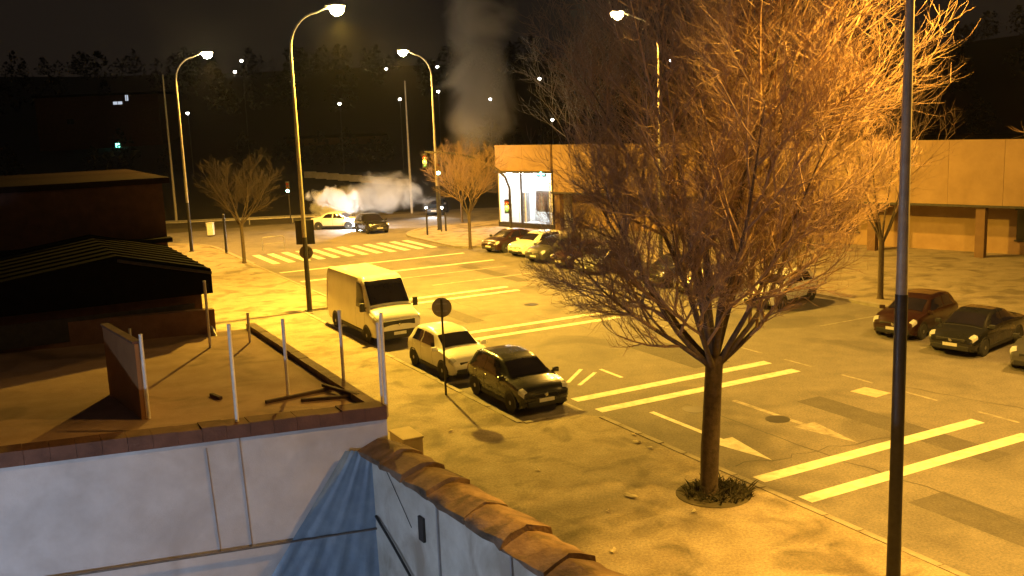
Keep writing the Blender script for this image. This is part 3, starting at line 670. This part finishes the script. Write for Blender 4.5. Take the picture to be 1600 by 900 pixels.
# ------------------------------------------------------------------ bare trees
def bare_tree(name, label, loc, H, fork, spread, seed, counts, tr=0.17, limbs=None, twig=twigm, group=None, lean=0.0, tw=1.0, tropism=1.0, fine=0):
    rnd = random.Random(seed)
    t = thing(name, label, 'tree', loc, 0, group)
    def path(p, d, L, n, wob, up):
        pts = [p.copy()]; d = d.normalized()
        for i in range(n):
            d = (d + Vector((rnd.gauss(0, wob), rnd.gauss(0, wob), rnd.gauss(0, wob * .6) + up * tropism))).normalized()
            p = p + d * (L / n); pts.append(p.copy())
        return pts, d
    tp = [Vector((0, 0, -.05)), Vector((.0, 0, .25)), Vector((lean * .4, .01, fork * .45)), Vector((lean, 0, fork * .9)), Vector((lean * 1.1, 0, fork * 1.02))]
    tk = MB(); tq = []; tr_ = []
    for i in range(17):
        u = i / 16 * (len(tp) - 1); j = min(int(u), len(tp) - 2); tq.append(tp[j].lerp(tp[j+1], u - j))
        h_ = i / 16; tr_.append(tr * (.93 + .07 * (1 - h_) + .55 * math.exp(-h_ * 14) + .16 * max(0, h_ - .82) / .18))
    tk.tube(tq, tr_, 20)
    for i, v in enumerate(tk.v):
        a_ = math.atan2(v[1], v[0] - lean * v[2] / fork); kx = 1 + .10 * noise.noise(Vector((math.cos(a_) * 2.2, math.sin(a_) * 2.2, v[2] * 1.1 + seed))) + .05 * noise.noise(Vector((math.cos(a_) * 7, math.sin(a_) * 7, v[2] * 2)))
        cx_ = tq[min(i // 20, 16)]; tk.v[i] = (cx_.x + (v[0] - cx_.x) * kx, cx_.y + (v[1] - cx_.y) * kx, v[2])
    tk.build('trunk', bark, t, True)
    top = tp[-1] - Vector((0, 0, fork * .05))
    crown = MB()
    if limbs is None:
        limbs = []
        for i in range(counts[0]):
            az = 2 * math.pi * (i + rnd.uniform(-.3, .3)) / counts[0]; inc = rnd.uniform(.35, .95) * spread
            limbs.append((az, inc, 1.0))
    def sub(pts, rad, lev, L):
        if lev > 3: return
        nchild = counts[lev]
        for k in range(nchild):
            f = .22 + .78 * (k + rnd.random()) / nchild
            i = f * (len(pts) - 1); j = min(int(i), len(pts) - 2); q = pts[j].lerp(pts[j+1], i - j); dd = (pts[j+1] - pts[j]).normalized()
            perp = dd.orthogonal().normalized(); perp.rotate(Matrix.Rotation(rnd.uniform(0, 2 * math.pi), 3, dd))
            an = rnd.uniform(.4, .95); d2 = dd * math.cos(an) + perp * math.sin(an)
            L2 = L * (rnd.uniform(.34, .5) if lev == 1 else rnd.uniform(.42, .62)) * (1.1 - .35 * f)
            n = 4 if lev < 3 else 3
            r2 = rad * (1 - .65 * f) * .62
            r2 = max(r2, .0055 * tw)
            pp, _ = path(q, d2, L2, n, .11, .12)
            crown.tube(pp, [r2 * (1 - .72 * a / n) for a in range(n + 1)], 5 if lev == 1 else 3, False)
            if lev == 3:
                for z_ in range(fine):
                    f2 = (z_ + .3 + .6 * rnd.random()) / fine * (len(pp) - 1); j2 = min(int(f2), len(pp) - 2)
                    d3 = (pp[j2+1] - pp[j2]).normalized() + Vector((rnd.gauss(0, .55), rnd.gauss(0, .55), rnd.gauss(0, .4) + .1))
                    q3 = pp[j2].lerp(pp[j2+1], f2 - j2); d3.normalize(); l3 = L2 * rnd.uniform(.35, .6)
                    crown.tube([q3, q3 + d3 * l3 * .55, q3 + d3 * l3 + Vector((0, 0, .04))], [.0034, .0026, .0012], 3, False)
            sub(pp, r2, lev + 1, L2)
    for az, inc, ls in limbs:
        d = Vector((math.cos(az) * math.sin(inc), math.sin(az) * math.sin(inc), math.cos(inc)))
        L = (H - fork) * ls * (1.02 if inc < .5 else .95)
        rl = tr * (.46 if inc < .5 else .40) * (.8 + .2 * ls)
        pp, _ = path(top - Vector((0, 0, rnd.uniform(0, .25) * min(1, fork / 3))), d, L, 8, .06, .07)
        MB().tube(pp, [rl * (1 - .86 * (a / 8) ** .8) for a in range(9)], 9).build('limb', bark, t, True)
        sub(pp, rl, 1, L)
    stuff(crown.build('crown', twig, t))
    return t
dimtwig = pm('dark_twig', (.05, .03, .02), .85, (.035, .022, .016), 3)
tb0 = G(1108, 772, .12)
big = [(R(182), R(60), .48), (R(150), R(25), .74), (R(205), R(14), .95), (R(100), R(20), 1.08), (R(20), R(16), 1.0), (R(-30), R(34), .66), (R(5), R(58), .48), (R(-100), R(34), .76), (R(-70), R(12), 1.1), (R(60), R(46), .6), (R(240), R(50), .5), (R(130), R(8), 1.15), (R(190), R(42), .58), (R(-12), R(42), .6), (R(165), R(48), .54)]
bare_tree('bare_tree', 'big bare street tree with a spreading crown on the near pavement', tb0, 12.6, 3.3, 1.0, 5, (14, 12, 11, 9), 0.21, big, lean=.12, tw=.8, fine=3)
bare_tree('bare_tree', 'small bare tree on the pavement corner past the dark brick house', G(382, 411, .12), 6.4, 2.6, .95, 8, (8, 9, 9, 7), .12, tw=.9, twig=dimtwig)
bare_tree('bare_tree', 'slim bare tree at the end of the shop car row', G(735, 388, .12), 6.6, 2.5, .85, 9, (8, 9, 9, 6), .11, tw=1.0)
bare_tree('bare_tree', 'bare tree before the long shop wall, past the parked cars', W(-6.3, 20.4, .12), 9.5, 2.8, .6, 10, (6, 6, 7, 5), .13, tw=1.2)
bare_tree('bare_tree', 'bare tree between the shop wall and the last parked cars', W(5.0, 20.6, .12), 11.5, 3.0, .95, 13, (8, 9, 8, 6), .17, tw=1.6)
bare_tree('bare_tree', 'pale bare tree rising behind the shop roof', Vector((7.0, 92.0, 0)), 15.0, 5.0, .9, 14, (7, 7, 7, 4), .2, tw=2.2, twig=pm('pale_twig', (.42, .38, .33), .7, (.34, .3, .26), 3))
bare_tree('bare_tree', 'low bare tree behind the traffic light at the junction', G(722, 346, .12), 6.0, 2.0, 1.0, 15, (7, 8, 8, 6), .1, tw=1.1)

# dry weeds in the tree pit
def tuft():
    mb = MB(); rnd = random.Random(3)
    for i in range(620):
        a = rnd.uniform(0, 6.283); r = .78 * math.sqrt(rnd.random()); x, y = r * math.cos(a) * 1.05 + .1, r * math.sin(a) * .85
        h = rnd.uniform(.10, .34) * (1.15 - .6 * r); wd = .022; an = rnd.uniform(0, 6.283); dx, dy = rnd.gauss(0, .1), rnd.gauss(0, .1)
        c, s = math.cos(an) * wd, math.sin(an) * wd
        mb.add([(x - c, y - s, 0), (x + c, y + s, 0), (x + dx + c * .4, y + dy + s * .4, h * .7), (x + dx * 1.8, y + dy * 1.8, h)], [(0, 1, 2), (0, 2, 3)])
    return mb
tf = tuft().build('weeds', shrubm, loc=(tb0.x + .12, tb0.y, .12)); stuff(tf); tag(tf, 'dark dry weeds round the foot of the big bare tree', 'weeds')
struct(MB().lathe([(0, .122), (.88, .122), (.86, .14), (0, .15)], 24).build('tree_pit', soil, loc=(tb0.x + .1, tb0.y, 0)))
# litter
lit = [(985, 776, .38, .2), (995, 692, .3, .16), (958, 862, .22, .14), (990, 680, .2, .12), (840, 735, .18, .1), (705, 675, .2, .12), (1015, 700, .22, .1), (950, 800, .16, .1), (1085, 800, .18, .12)]
for i, (x, y, a, b) in enumerate(lit):
    g = G(x, y, .12); rnd = random.Random(i); vs = []; n = 9
    for k in range(n):
        an = 2 * math.pi * k / n; rr = rnd.uniform(.7, 1.1); vs.append((a / 2 * rr * math.cos(an), b / 2 * rr * math.sin(an), .012 + rnd.uniform(0, .05)))
    vs.append((0, 0, .06))
    o = MB().add(vs, [(k, (k + 1) % n, n) for k in range(n)]).build('litter', pm('paper', (.62, .55, .42), .8, (.4, .33, .24), 7), loc=(g.x, g.y, .12)); o.rotation_euler.z = rnd.uniform(0, 3)
    tag(o, 'crumpled pale scrap of litter on the near pavement', 'litter', 'scraps of litter on the pavement')

# ------------------------------------------------------------------ garage with terrace, left of the pavement
ZT = 3.0
C1 = G(603, 634, ZT); C2 = G(180, 686, ZT); wd_ = (C2 - C1); Lw0 = wd_.length; wd_.normalize()
C2e = C1 + wd_ * (Lw0 + 5.0); Bk = C1 - UA * 11.3
gar = thing('garage', 'flat-roofed white garage with a terrace and bare fence posts on top', 'garage', (C1.x, C1.y, .12))
def lo(p): return Vector((p.x - C1.x, p.y - C1.y, p.z - .12))
back = -UA * 11.3
p0, p1, p2, p3 = Vector((0, 0, 0)), wd_ * (Lw0 + 5), wd_ * (Lw0 + 5) + back, back
ZL = ZT - .12
MB().prism([(p.x, p.y) for p in (p0, p1, p2, p3)], -1.7, ZL - .30).build('wall', render_wall, gar)
ins = [p0 + back * .03 + wd_ * .28, p1 + back * .03, p2 - back * .02, p3 - back * .02 + wd_ * .28]
MB().prism([(p.x, p.y) for p in ins], ZL - .31, ZL - .18).build('terrace_floor', deckm, gar)
def strip(a, b, width, z0, z1, inward):
    q = inward.normalized() * width; return MB().prism([(v.x, v.y) for v in (a, b, b + q, a + q)], z0, z1)
# coping tiles of the front parapet
n = 22
for i in range(n):
    a = p0 + (p1 - p0) * (i / n); b = p0 + (p1 - p0) * ((i + .985) / n); o_ = Vector(wd_).cross(Vector((0, 0, 1))) 
    inw = back.normalized()
    strip(a - inw * .04, b - inw * .04, .5, ZL - .29, ZL + random.uniform(-.012, .012), inw).build('coping_tile', terracotta, gar)
n = 14
for i in range(n):
    a = p0 + back * (i / n + .045 * (i == 0)); b = p0 + back * ((i + .985) / n)
    strip(a - wd_ * .03, b - wd_ * .03, .26, ZL - .29, ZL - .05 + random.uniform(-.01, .01), wd_).build('coping_tile', pm('edge_tile', (.26, .17, .10), .85, (.18, .11, .06), 3, .4, 25), gar)
MB().prism([(v.x, v.y) for v in (p3 * .97 + wd_ * 1.2, p3 * .97 + wd_ * 9, p3 * 1.0 + wd_ * 9, p3 * 1.0 + wd_ * 1.2)], ZL - .2, ZL + .55).build('back_parapet', pm('brown_render', (.26, .14, .085), .9, (.19, .1, .06), 2, .4, 20), gar)
# fence posts (pixel of foot, pixel of top)
posts = [((232, 645), (214, 524)), ((371, 662), (353, 508)), ((328, 536), (315, 440)), ((390, 528), (385, 490)), ((450, 608), (439, 500)), ((537, 592), (530, 486)), ((604, 636), (594, 490)), ((598, 630), (588, 505)), ((205, 540), (196, 515))]
pmesh = MB().tube([(0, 0, -.25), (0, 0, 1)], .035, 10).mesh('fence_post', True); pmesh.materials.append(postm)
for (fx, fy), (tx, ty) in posts:
    b = G(fx, fy, ZT - .05); zt = atY(tx, ty, b.y).z; l = lo(b); h = zt - (ZT - .05)
    mb = MB().tube([(0, 0, -.22), (0, 0, h)], .04, 10).lathe([(.045, h), (.045, h + .02), (.01, h + .03)], 10)
    mb.build('fence_post', postm, gar, True, loc=(l.x, l.y, ZL - .05))
# timber and cable lying on the deck
dk = pm('old_timber', (.06, .035, .025), .9, (.09, .05, .035), 6, .4, 20)
for k, (x0, y0, x1, y1) in enumerate(((415, 628, 535, 603), (505, 606, 560, 622), (470, 625, 570, 617), (330, 616, 345, 622))):
    a, b = G(x0, y0, ZT - .14), G(x1, y1, ZT - .14); a, b = lo(a), lo(b); dd = (b - a)
    o = MB().box((0, 0, 0), (dd.length, .09, .07)).build('batten', dk, None, bevel=.01, loc=Vector(C1) + (a + b) / 2 + Vector((0, 0, .12 - ZT + .0))); o.location.z = ZT - .143 + (.07 if k == 1 else 0); o.rotation_euler.z = math.atan2(dd.y, dd.x)
    tag(o, ['long dark batten lying askew along the terrace front', 'dark batten lying at the terrace corner post', 'dark batten beside the front coping of the terrace', 'short dark offcut by the terrace middle'][k], 'batten', 'battens lying on the terrace')
# tan screen wall on the terrace
sa, sb = G(228, 642, ZT), G(190, 600, ZT)
sw_ = thing('screen_wall', 'tan upright screen wall standing across the terrace by the posts', 'wall', (sa.x, sa.y, ZT - .3))
q0 = Vector((0, 0, 0)); q1 = back.normalized() * 2.6 + wd_ * .35
htop = atY(206, 512, sa.y + 1.0).z - ZT + .3
nrm = Vector((-q1.y, q1.x, 0)).normalized() * .1
mbq = MB().prism([(v.x, v.y) for v in (q0, q1, q1 + nrm, q0 + nrm)], 0, htop * .92); mbq.build('panel', pm('tan_render', (.32, .15, .05), .85, (.25, .115, .04), 1.5, .3, 25), sw_)
strip(q0 - nrm * .4, q1 - nrm * .4, .18, htop * .925, htop * .925 + .05, nrm).build('coping', terracotta, sw_)
# chase lines and cable on the front wall
def wall_strip(px0, px1, wdt, name, mat, proud=.012):
    out = -back.normalized(); pl = Vector((C1.x, C1.y, 0)) 
    nn = Vector((wd_.y, -wd_.x, 0));  nn = nn if nn.dot(out) > 0 else -nn
    def onw(px):
        d = ray(*px); k = (pl - CAM).dot(nn) / d.dot(nn); return CAM + d * k
    a, b = onw(px0), onw(px1); a = lo(a) + nn * proud; b = lo(b) + nn * proud
    mb = MB().tube([a, a.lerp(b, .3) + Vector((0, 0, -.01)), a.lerp(b, .65) + Vector((0, 0, -.006)), b], wdt, 6)
    return mb.build(name, mat, gar)
wall_strip((322, 700), (345, 862), .011, 'conduit', pm('conduit', (.36, .3, .27), .7, (.28, .23, .2), 5))
wall_strip((371, 664), (394, 852), .011, 'conduit', MATS['conduit'])
wall_strip((-150, 934), (590, 822), .026, 'cable', pm('cable', (.1, .085, .08), .7, (.16, .14, .12), 6), .13)

# ------------------------------------------------------------------ boundary wall with stone coping
ZC = 2.3
b0 = G(604, 696, ZC); b1 = G(928, 900, ZC); bd = (b1 - b0); bl0 = bd.length; bd.normalize(); BANG = math.atan2(bd.y, bd.x)
bw = thing('boundary_wall', 'garden wall with rough stone coping running beside the pavement', 'wall', (b0.x, b0.y, 0), BANG)
LB = bl0 + 7
MB().box((LB / 2 - .6, 0, .25), (LB + 1.2, .30, 3.6)).build('wall', innerwall, bw)
x = -.55; k = 0
rnd = random.Random(4)
while x < LB:
    L = rnd.uniform(1.0, 1.5); hgt = rnd.uniform(.0, .05); mb = MB(); n = 5; vs = []
    prof = [(-.44, 0), (-.43, .06), (-.25, .14), (-.02, .22), (.05, .225), (.28, .17), (.50, .07), (.52, .0)]
    rl_ = rnd.uniform(.7, 1.5)
    for i in range(n + 1):
        u = i / n; lift = .10 * (1 - u) if False else .09 * u
        for (y, z) in prof:
            vs.append((x + L * 1.08 * u + rnd.uniform(-.02, .02), y * rnd.uniform(.93, 1.07) + rnd.uniform(-.02, .02), 2.06 + z * rnd.uniform(.9, 1.1) + hgt + lift * (z > .01) * rl_))
    m_ = len(prof); fs = [(i*m_+j, i*m_+j+1, (i+1)*m_+j+1, (i+1)*m_+j) for i in range(n) for j in range(m_-1)]
    fs += [(i*m_, (i+1)*m_, (i+1)*m_+m_-1, i*m_+m_-1) for i in range(n)] + [tuple(range(m_)), tuple(n*m_+j for j in range(m_))]
    mb.add(vs, fs); mb.build('coping_stone', stonecop, bw, True)
    x += L
# things on the courtyard face (right-hand side seen from the camera is -y or +y: choose the camera side)
side = -1 if (Vector((-math.sin(BANG), math.cos(BANG), 0)).dot(Vector((0, 0, 0)) - b0) < 0) else 1
for xx in (2.6, 5.3): MB().box((xx, side * .165, 1.0), (.05, .05, 2.0)).build('downpipe', pm('pipe_grey', (.3, .3, .3), .5, (.24, .24, .24), 5), bw)
MB().box((1.9, side * .18, 1.15), (.22, .06, .5)).build('meter_box', darkmetal, bw, bevel=.01)
MB().tube([(-.35, side * .2, .66), (.5, side * .22, .34), (1.3, side * .22, -.05), (2.3, side * .22, -.6)], .03, 8).build('hose', blackplastic, bw)
MB().tube([(0.2, side * .17, 1.95), (.9, side * .17, 1.4), (1.4, side * .17, 1.0)], .008, 6).build('wire', blackplastic, bw)
# low pale pier between garage and wall
pr_ = G(650, 716, .12); pier = tag(MB().box((0, 0, .3), (.55, 1.0, .62)).box((0, 0, .63), (.62, 1.06, .05)).build('stone_pier', pm('pale_pier', (.55, .45, .3), .85, (.44, .35, .22), 2, .4, 25), bevel=.02, loc=(pr_.x - .25, pr_.y + .2, .12)), 'low pale block on the pavement beside the end of the garden wall', 'pier')
pier.rotation_euler.z = ANG_U + R(90)
# courtyard floor is the pavement slab; blue sheet: triangle shape and blue tone imitate wall shade, drapery below the cable
def shade_sheet():
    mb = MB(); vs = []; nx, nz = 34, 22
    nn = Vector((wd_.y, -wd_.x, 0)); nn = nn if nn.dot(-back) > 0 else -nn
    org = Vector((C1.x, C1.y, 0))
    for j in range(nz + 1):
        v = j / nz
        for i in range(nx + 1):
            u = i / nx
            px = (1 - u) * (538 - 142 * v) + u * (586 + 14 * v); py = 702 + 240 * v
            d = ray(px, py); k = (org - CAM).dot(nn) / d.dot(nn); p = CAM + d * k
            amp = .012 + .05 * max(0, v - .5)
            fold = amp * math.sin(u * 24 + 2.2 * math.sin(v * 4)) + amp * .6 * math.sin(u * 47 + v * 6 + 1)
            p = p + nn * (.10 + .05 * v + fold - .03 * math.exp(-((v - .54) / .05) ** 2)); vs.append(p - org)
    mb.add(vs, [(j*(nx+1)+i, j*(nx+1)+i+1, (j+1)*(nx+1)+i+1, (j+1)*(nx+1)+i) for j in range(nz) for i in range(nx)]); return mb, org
tm, torg = shade_sheet()
so = tm.build('hung_shade_sheet', pm('blue_shade', (.24, .33, .43), .5, (.17, .245, .34), 2.5, .2, 12), smooth=True, loc=torg)
tag(so, 'blue-grey sheet imitating the triangle of shade on the white garage wall, draped lower down', 'tarpaulin')

# ------------------------------------------------------------------ dark shed and brick house behind the terrace
sh = W(-6.6, -9.75); shed = thing('shed', 'dark low shed with a black pitched roof behind the terrace', 'shed', (sh.x, sh.y, .12), ANG_U + math.pi)
# local x runs away up the street, local -y... width to the left is +y side
sy = 1 if (Vector((-math.sin(ANG_U + math.pi), math.cos(ANG_U + math.pi), 0)).dot(-NA) > 0) else -1
MB().box((3.5, sy * 6.0, 1.9), (7.0, 12.0, 3.8)).build('wall', brickdark, shed)
rf = MB(); y0, y1 = -sy * .3, sy * 12.3
vs = [(-.3, y0, 3.8), (7.3, y0, 3.8), (7.3, y1, 3.8), (-.3, y1, 3.8), (-.3, y0, 4.55), (7.3, y0, 4.55), (7.3, y1, 3.82), (-.3, y1, 3.82), (-.3, sy * 2.4, 5.2), (7.3, sy * 2.4, 5.2)]
rf.add(vs, [(0, 1, 5, 4), (4, 5, 9, 8), (8, 9, 6, 7), (2, 3, 7, 6), (0, 3, 2, 1), (0, 4, 8, 7, 3), (1, 2, 6, 9, 5)]); rf.build('roof', darkroof, shed)
for i in range(9): MB().tube([(-.28 + i * .94, -sy * .28, 4.57), (-.28 + i * .94, sy * 2.4, 5.22), (-.28 + i * .94, sy * 12.2, 3.84)], .03, 5).build('roof_rib', darkroof, shed)
MB().tube([(-.36, -sy * .3, 4.45), (-.36, sy * 2.4, 5.1)], .05, 6).build('gutter', darkmetal, shed)
MB().box((-.33, sy * 4.0, 3.2), (.06, 7.4, .7)).build('fascia', darkmetal, shed)
MB().tube([(-.3, 0, 3.2), (-2.6, 0, 2.3)], .05, 8).build('handrail', postm, shed)
ho = W(-14.8, -9.3); house = thing('brick_house', 'dark old brick house with a tiled roof beside the lamp posts', 'house', (ho.x, ho.y, .12), ANG_U + math.pi)
MB().box((5.5, sy * 8, 3.45), (11.0, 16.0, 6.9)).build('wall', brickdark, house)
rof = MB().box((5.5, sy * 8, 7.0), (11.5, 16.5, .22)).build('roof', pm('old_tiles', (.022, .011, .009), .9, (.016, .009, .007), 5, .6, 14, spec=0.05), house)
MB().box((6, sy * 7, 7.7), (.7, .7, 1.2)).build('chimney', brickdark, rof)
MB().box((-.3, sy * 8, 4.75), (.6, 16.2, .16)).build('canopy', darkroof, house)
for xx in (2.2, 6.0):
    wv = MB().box((xx, -sy*.02, 2.6), (1.0, .08, 1.3)).build('window', MATS['dark_pane'], house)
    MB().box((xx, -sy*.04, 1.92), (1.2, .16, .08)).build('sill', kerbm, wv)
for yy in (3.0, 6.5):
    wv = MB().box((-.02, sy*yy, 2.6), (.08, 1.0, 1.3)).build('window', MATS['dark_pane'], house)
    MB().box((-.05, sy*yy, 1.92), (.18, 1.2, .08)).build('sill', kerbm, wv)
# white sign plate at the house corner
wp = G(288, 377, .12); o = MB().box((0, 0, .5), (.5, .5, 1.0)).box((0, 0, 1.02), (.56, .56, .06)).build('utility_box', whitepaint, bevel=.02, loc=(wp.x + 1, wp.y + 4, .12)); tag(o, 'small white utility box at the corner of the brick house', 'utility box')

# ------------------------------------------------------------------ house behind the viewpoint, with the courtyard lamp
hs = thing('house', 'pale house overlooking the courtyard', 'house', (0, -2.2, 0))
MB().box((-2, -1.0, 5.2), (20, 2.0, 13.6)).box((-12.5, 5.6, 5.2), (3.0, 11.2, 13.6)).build('wall', render_wall, hs)
for xx in (-8, -2.5, 4):
    for zz in (4.2, 8.6):
        wv = MB().box((xx, .02, zz), (1.4, .06, 1.6)).build('window', MATS['dark_pane'], hs)
        MB().box((xx, .06, zz - .86), (1.6, .2, .08)).build('sill', kerbm, wv)
wl = thing('wall_lamp', 'white bulkhead lamp on the courtyard house wall', 'lamp', (-11.0, 8.5, .6), R(-90))
MB().lathe([(.02, 0), (.14, .0), (.14, .06), (.1, .09)], 18, 'y').build('base', darkmetal, wl)
MB().lathe([(.11, .07), (.1, .14), (.06, .18), (.01, .19)], 18, 'y').build('diffuser', emit('cool_bulb', (.8, .88, 1), 25), wl, True)
ld = bpy.data.lights.new('courtyard_light', 'POINT'); ld.energy = 1500; ld.color = (.50, .69, 1.0); ld.shadow_soft_size = .12
lo_ = bpy.data.objects.new('courtyard_light', ld); COL.objects.link(lo_); lo_.parent = wl; lo_.location = (0, .34, 0)

# ------------------------------------------------------------------ far lights and blocks
farglow = emit('white_lamp', (1, .95, .85), 22)
far_px = [(378, 95), (531, 162), (625, 155), (685, 143), (766, 155), (843, 123), (863, 187), (1047, 95), (294, 177), (378, 240), (611, 243), (690, 240)]
labs = ['above the brick house', 'over the smoking car', 'beside the signal mast', 'just behind a curved lamp post', 'in the drifting smoke', 'over the shop corner', 'behind the shop roof', 'seen through the big bare tree', 'above the dark shed', 'low behind the small bare tree', 'low behind the smoke', 'low behind the slim bare tree']
for (x, y), lab in zip(far_px, labs):
    Y = 115
    while Y < 330:
        p = atY(x, y, Y); hgt = p.z - hz(p.x, p.y)
        if (hgt >= 3.0 and hgt <= 9.5) or (y < 130 and Y > 150): break
        Y += 2
    g = hz(p.x, p.y); hgt = p.z - g
    if hgt < 1.2: hgt = 1.2
    t = thing('distant_lamp', 'small white distant street lamp ' + lab, 'street lamp', (p.x, p.y, g - .1), 0, 'distant white street lamps')
    sc = Y / 150
    MB().tube([(0, 0, 0), (0, 0, hgt + .1)], [.07 * sc, .04 * sc], 8).build('pole', darkmetal, t)
    MB().box((0, -.2, hgt + .12 + .16 * sc), (.3 * sc, .8, .1)).build('lamp_head', darkmetal, t)
    MB().lathe([(.02, -.2 * sc), (.17 * sc, -.13 * sc), (.22 * sc, 0), (.17 * sc, .13 * sc), (.02, .2 * sc)], 12, 'z', (0, -.25, hgt + .1)).build('lamp_bowl', farglow, t, True)
# plain tall poles at the far left
for (x0, y0, x1, y1, lab) in ((265, 232, 249, 118, 'plain tall mast behind the brick house'), (641, 282, 624, 128, 'plain tall mast at the end of the parapet')):
    a = atY(x0, y0, 98); b = atY(x1, y1, 98); o = MB().tube([(0, 0, 0), (0, 0, b.z)], [.13, .07], 10).lathe([(.08, b.z), (.08, b.z + .05), (.02, b.z + .1)], 10).build('mast', polepaint, loc=(a.x, a.y, 0)); tag(o, lab, 'mast')
def block(px, py0, Y, wdt, dep, lab, wins):
    p = atY(px, py0, Y); g = hz(p.x, p.y) - 1; h = p.z - g
    t = thing('apartment_block', lab, 'building', (p.x, p.y, g))
    MB().box((0, dep / 2, h / 2), (wdt, dep, h)).build('wall', brickdark, t); MB().box((0, dep / 2, h + .2), (wdt + .6, dep + .6, .4)).build('roof', darkroof, t)
    for (wx, wy, ww, wh, mat) in wins:
        q = atY(wx, wy, Y); v = MB().box((q.x - p.x, -.03, q.z - g), (ww, .06, wh)).build('window', mat, t); MB().box((q.x - p.x, -.08, q.z - g), (.08, .04, wh)).build('frame', darkmetal, v)
bluew = emit('lit_window_cool', (.75, .85, 1), .55); warmw = emit('lit_window', (1, .9, .75), 1.6); greenw = emit('green_light', (.2, 1, .7), 6)
block(150, 150, 180, 22, 10, 'dark apartment block with two cool lit windows', [(184, 161, 1.6, .5, bluew), (198, 153, .5, 1.0, bluew), (184, 227, .7, .7, greenw), (60, 150, 1.2, .9, MATS['dark_pane']), (110, 190, 1.2, .9, MATS['dark_pane'])])
block(520, 215, 170, 16, 8, 'dark low block with a few small lit windows beyond the embankment', [(541, 233, .7, .5, warmw), (552, 232, .8, .8, warmw), (480, 264, .9, .7, warmw), (495, 266, 1.1, .5, warmw)])

# ------------------------------------------------------------------ smoke
def smoke(name, label, loc, dims, dens, scale, thr, col, seed, dist=1.0):
    bm = bmesh.new(); bmesh.ops.create_icosphere(bm, subdivisions=3, radius=1.0); me = bpy.data.meshes.new(name); bm.to_mesh(me); bm.free()
    M = bpy.data.materials.new(name); M.use_nodes = True; n = M.node_tree.nodes; l = M.node_tree.links; n.remove(n['Principled BSDF'])
    pv = n.new('ShaderNodeVolumePrincipled'); pv.inputs['Color'].default_value = (*col, 1); pv.inputs['Anisotropy'].default_value = .2
    tc = n.new('ShaderNodeTexCoord'); ln = n.new('ShaderNodeVectorMath'); ln.operation = 'LENGTH'; l.new(tc.outputs['Object'], ln.inputs[0])
    mp = n.new('ShaderNodeMapping'); mp.inputs['Location'].default_value = (seed, seed * .7, 0); mp.inputs['Scale'].default_value = (dims[0] * scale, dims[1] * scale, dims[2] * scale); l.new(tc.outputs['Object'], mp.inputs[0])
    nz = n.new('ShaderNodeTexNoise'); nz.inputs['Scale'].default_value = 1; nz.inputs['Detail'].default_value = 5; nz.inputs['Distortion'].default_value = dist; l.new(mp.outputs[0], nz.inputs[0])
    fall = n.new('ShaderNodeMapRange'); fall.inputs[1].default_value = .25; fall.inputs[2].default_value = 1; fall.inputs[3].default_value = 0.0; fall.inputs[4].default_value = .55; l.new(ln.outputs['Value'], fall.inputs[0])
    sb = n.new('ShaderNodeMath'); sb.operation = 'SUBTRACT'; l.new(nz.outputs['Fac'], sb.inputs[0]); l.new(fall.outputs[0], sb.inputs[1])
    m2 = n.new('ShaderNodeMapRange'); m2.inputs[1].default_value = thr; m2.inputs[2].default_value = thr + .2; m2.inputs[3].default_value = 0; m2.inputs[4].default_value = dens; l.new(sb.outputs[0], m2.inputs[0])
    l.new(m2.outputs[0], pv.inputs['Density']); l.new(pv.outputs[0], n['Material Output'].inputs['Volume'])
    o = mkobj(name, me, M, None, 0, loc); o.scale = dims; stuff(o); o['label'] = label; o['category'] = 'smoke'; return o
c0 = atY(522, 318, 87.6); smoke('smoke', 'thick white smoke billowing over the white car', (c0.x, c0.y, 2.1), (2.9, 1.7, 2.0), 4.0, .65, .10, (.97, .97, .97), 2)
c1 = atY(598, 306, 90.0); smoke('smoke', 'thinner white smoke drifting from the white car to the lamp post', (c1.x, c1.y, 2.6), (5.4, 2.3, 2.5), .55, .5, .14, (.95, .95, .95), 9)
c2 = atY(752, 130, 88.0); smoke('smoke', 'tall faint grey smoke column rising behind the mast arm', (c2.x, c2.y, 12.5), (4.2, 3.2, 11.5), .16, .2, .06, (.85, .83, .8), 5)

# ------------------------------------------------------------------ smoky night air
def haze(dens):
    M = bpy.data.materials.new('night_air'); M.use_nodes = True; n = M.node_tree.nodes; l = M.node_tree.links; n.remove(n['Principled BSDF'])
    pv = n.new('ShaderNodeVolumePrincipled'); pv.inputs['Color'].default_value = (.9, .88, .85, 1); pv.inputs['Density'].default_value = dens; pv.inputs['Anisotropy'].default_value = .9
    l.new(pv.outputs[0], n['Material Output'].inputs['Volume'])
    o = MB().box((0, 200, 23.5), (1000, 700, 53)).build('haze', M); stuff(o); return o
haze(0.00014)
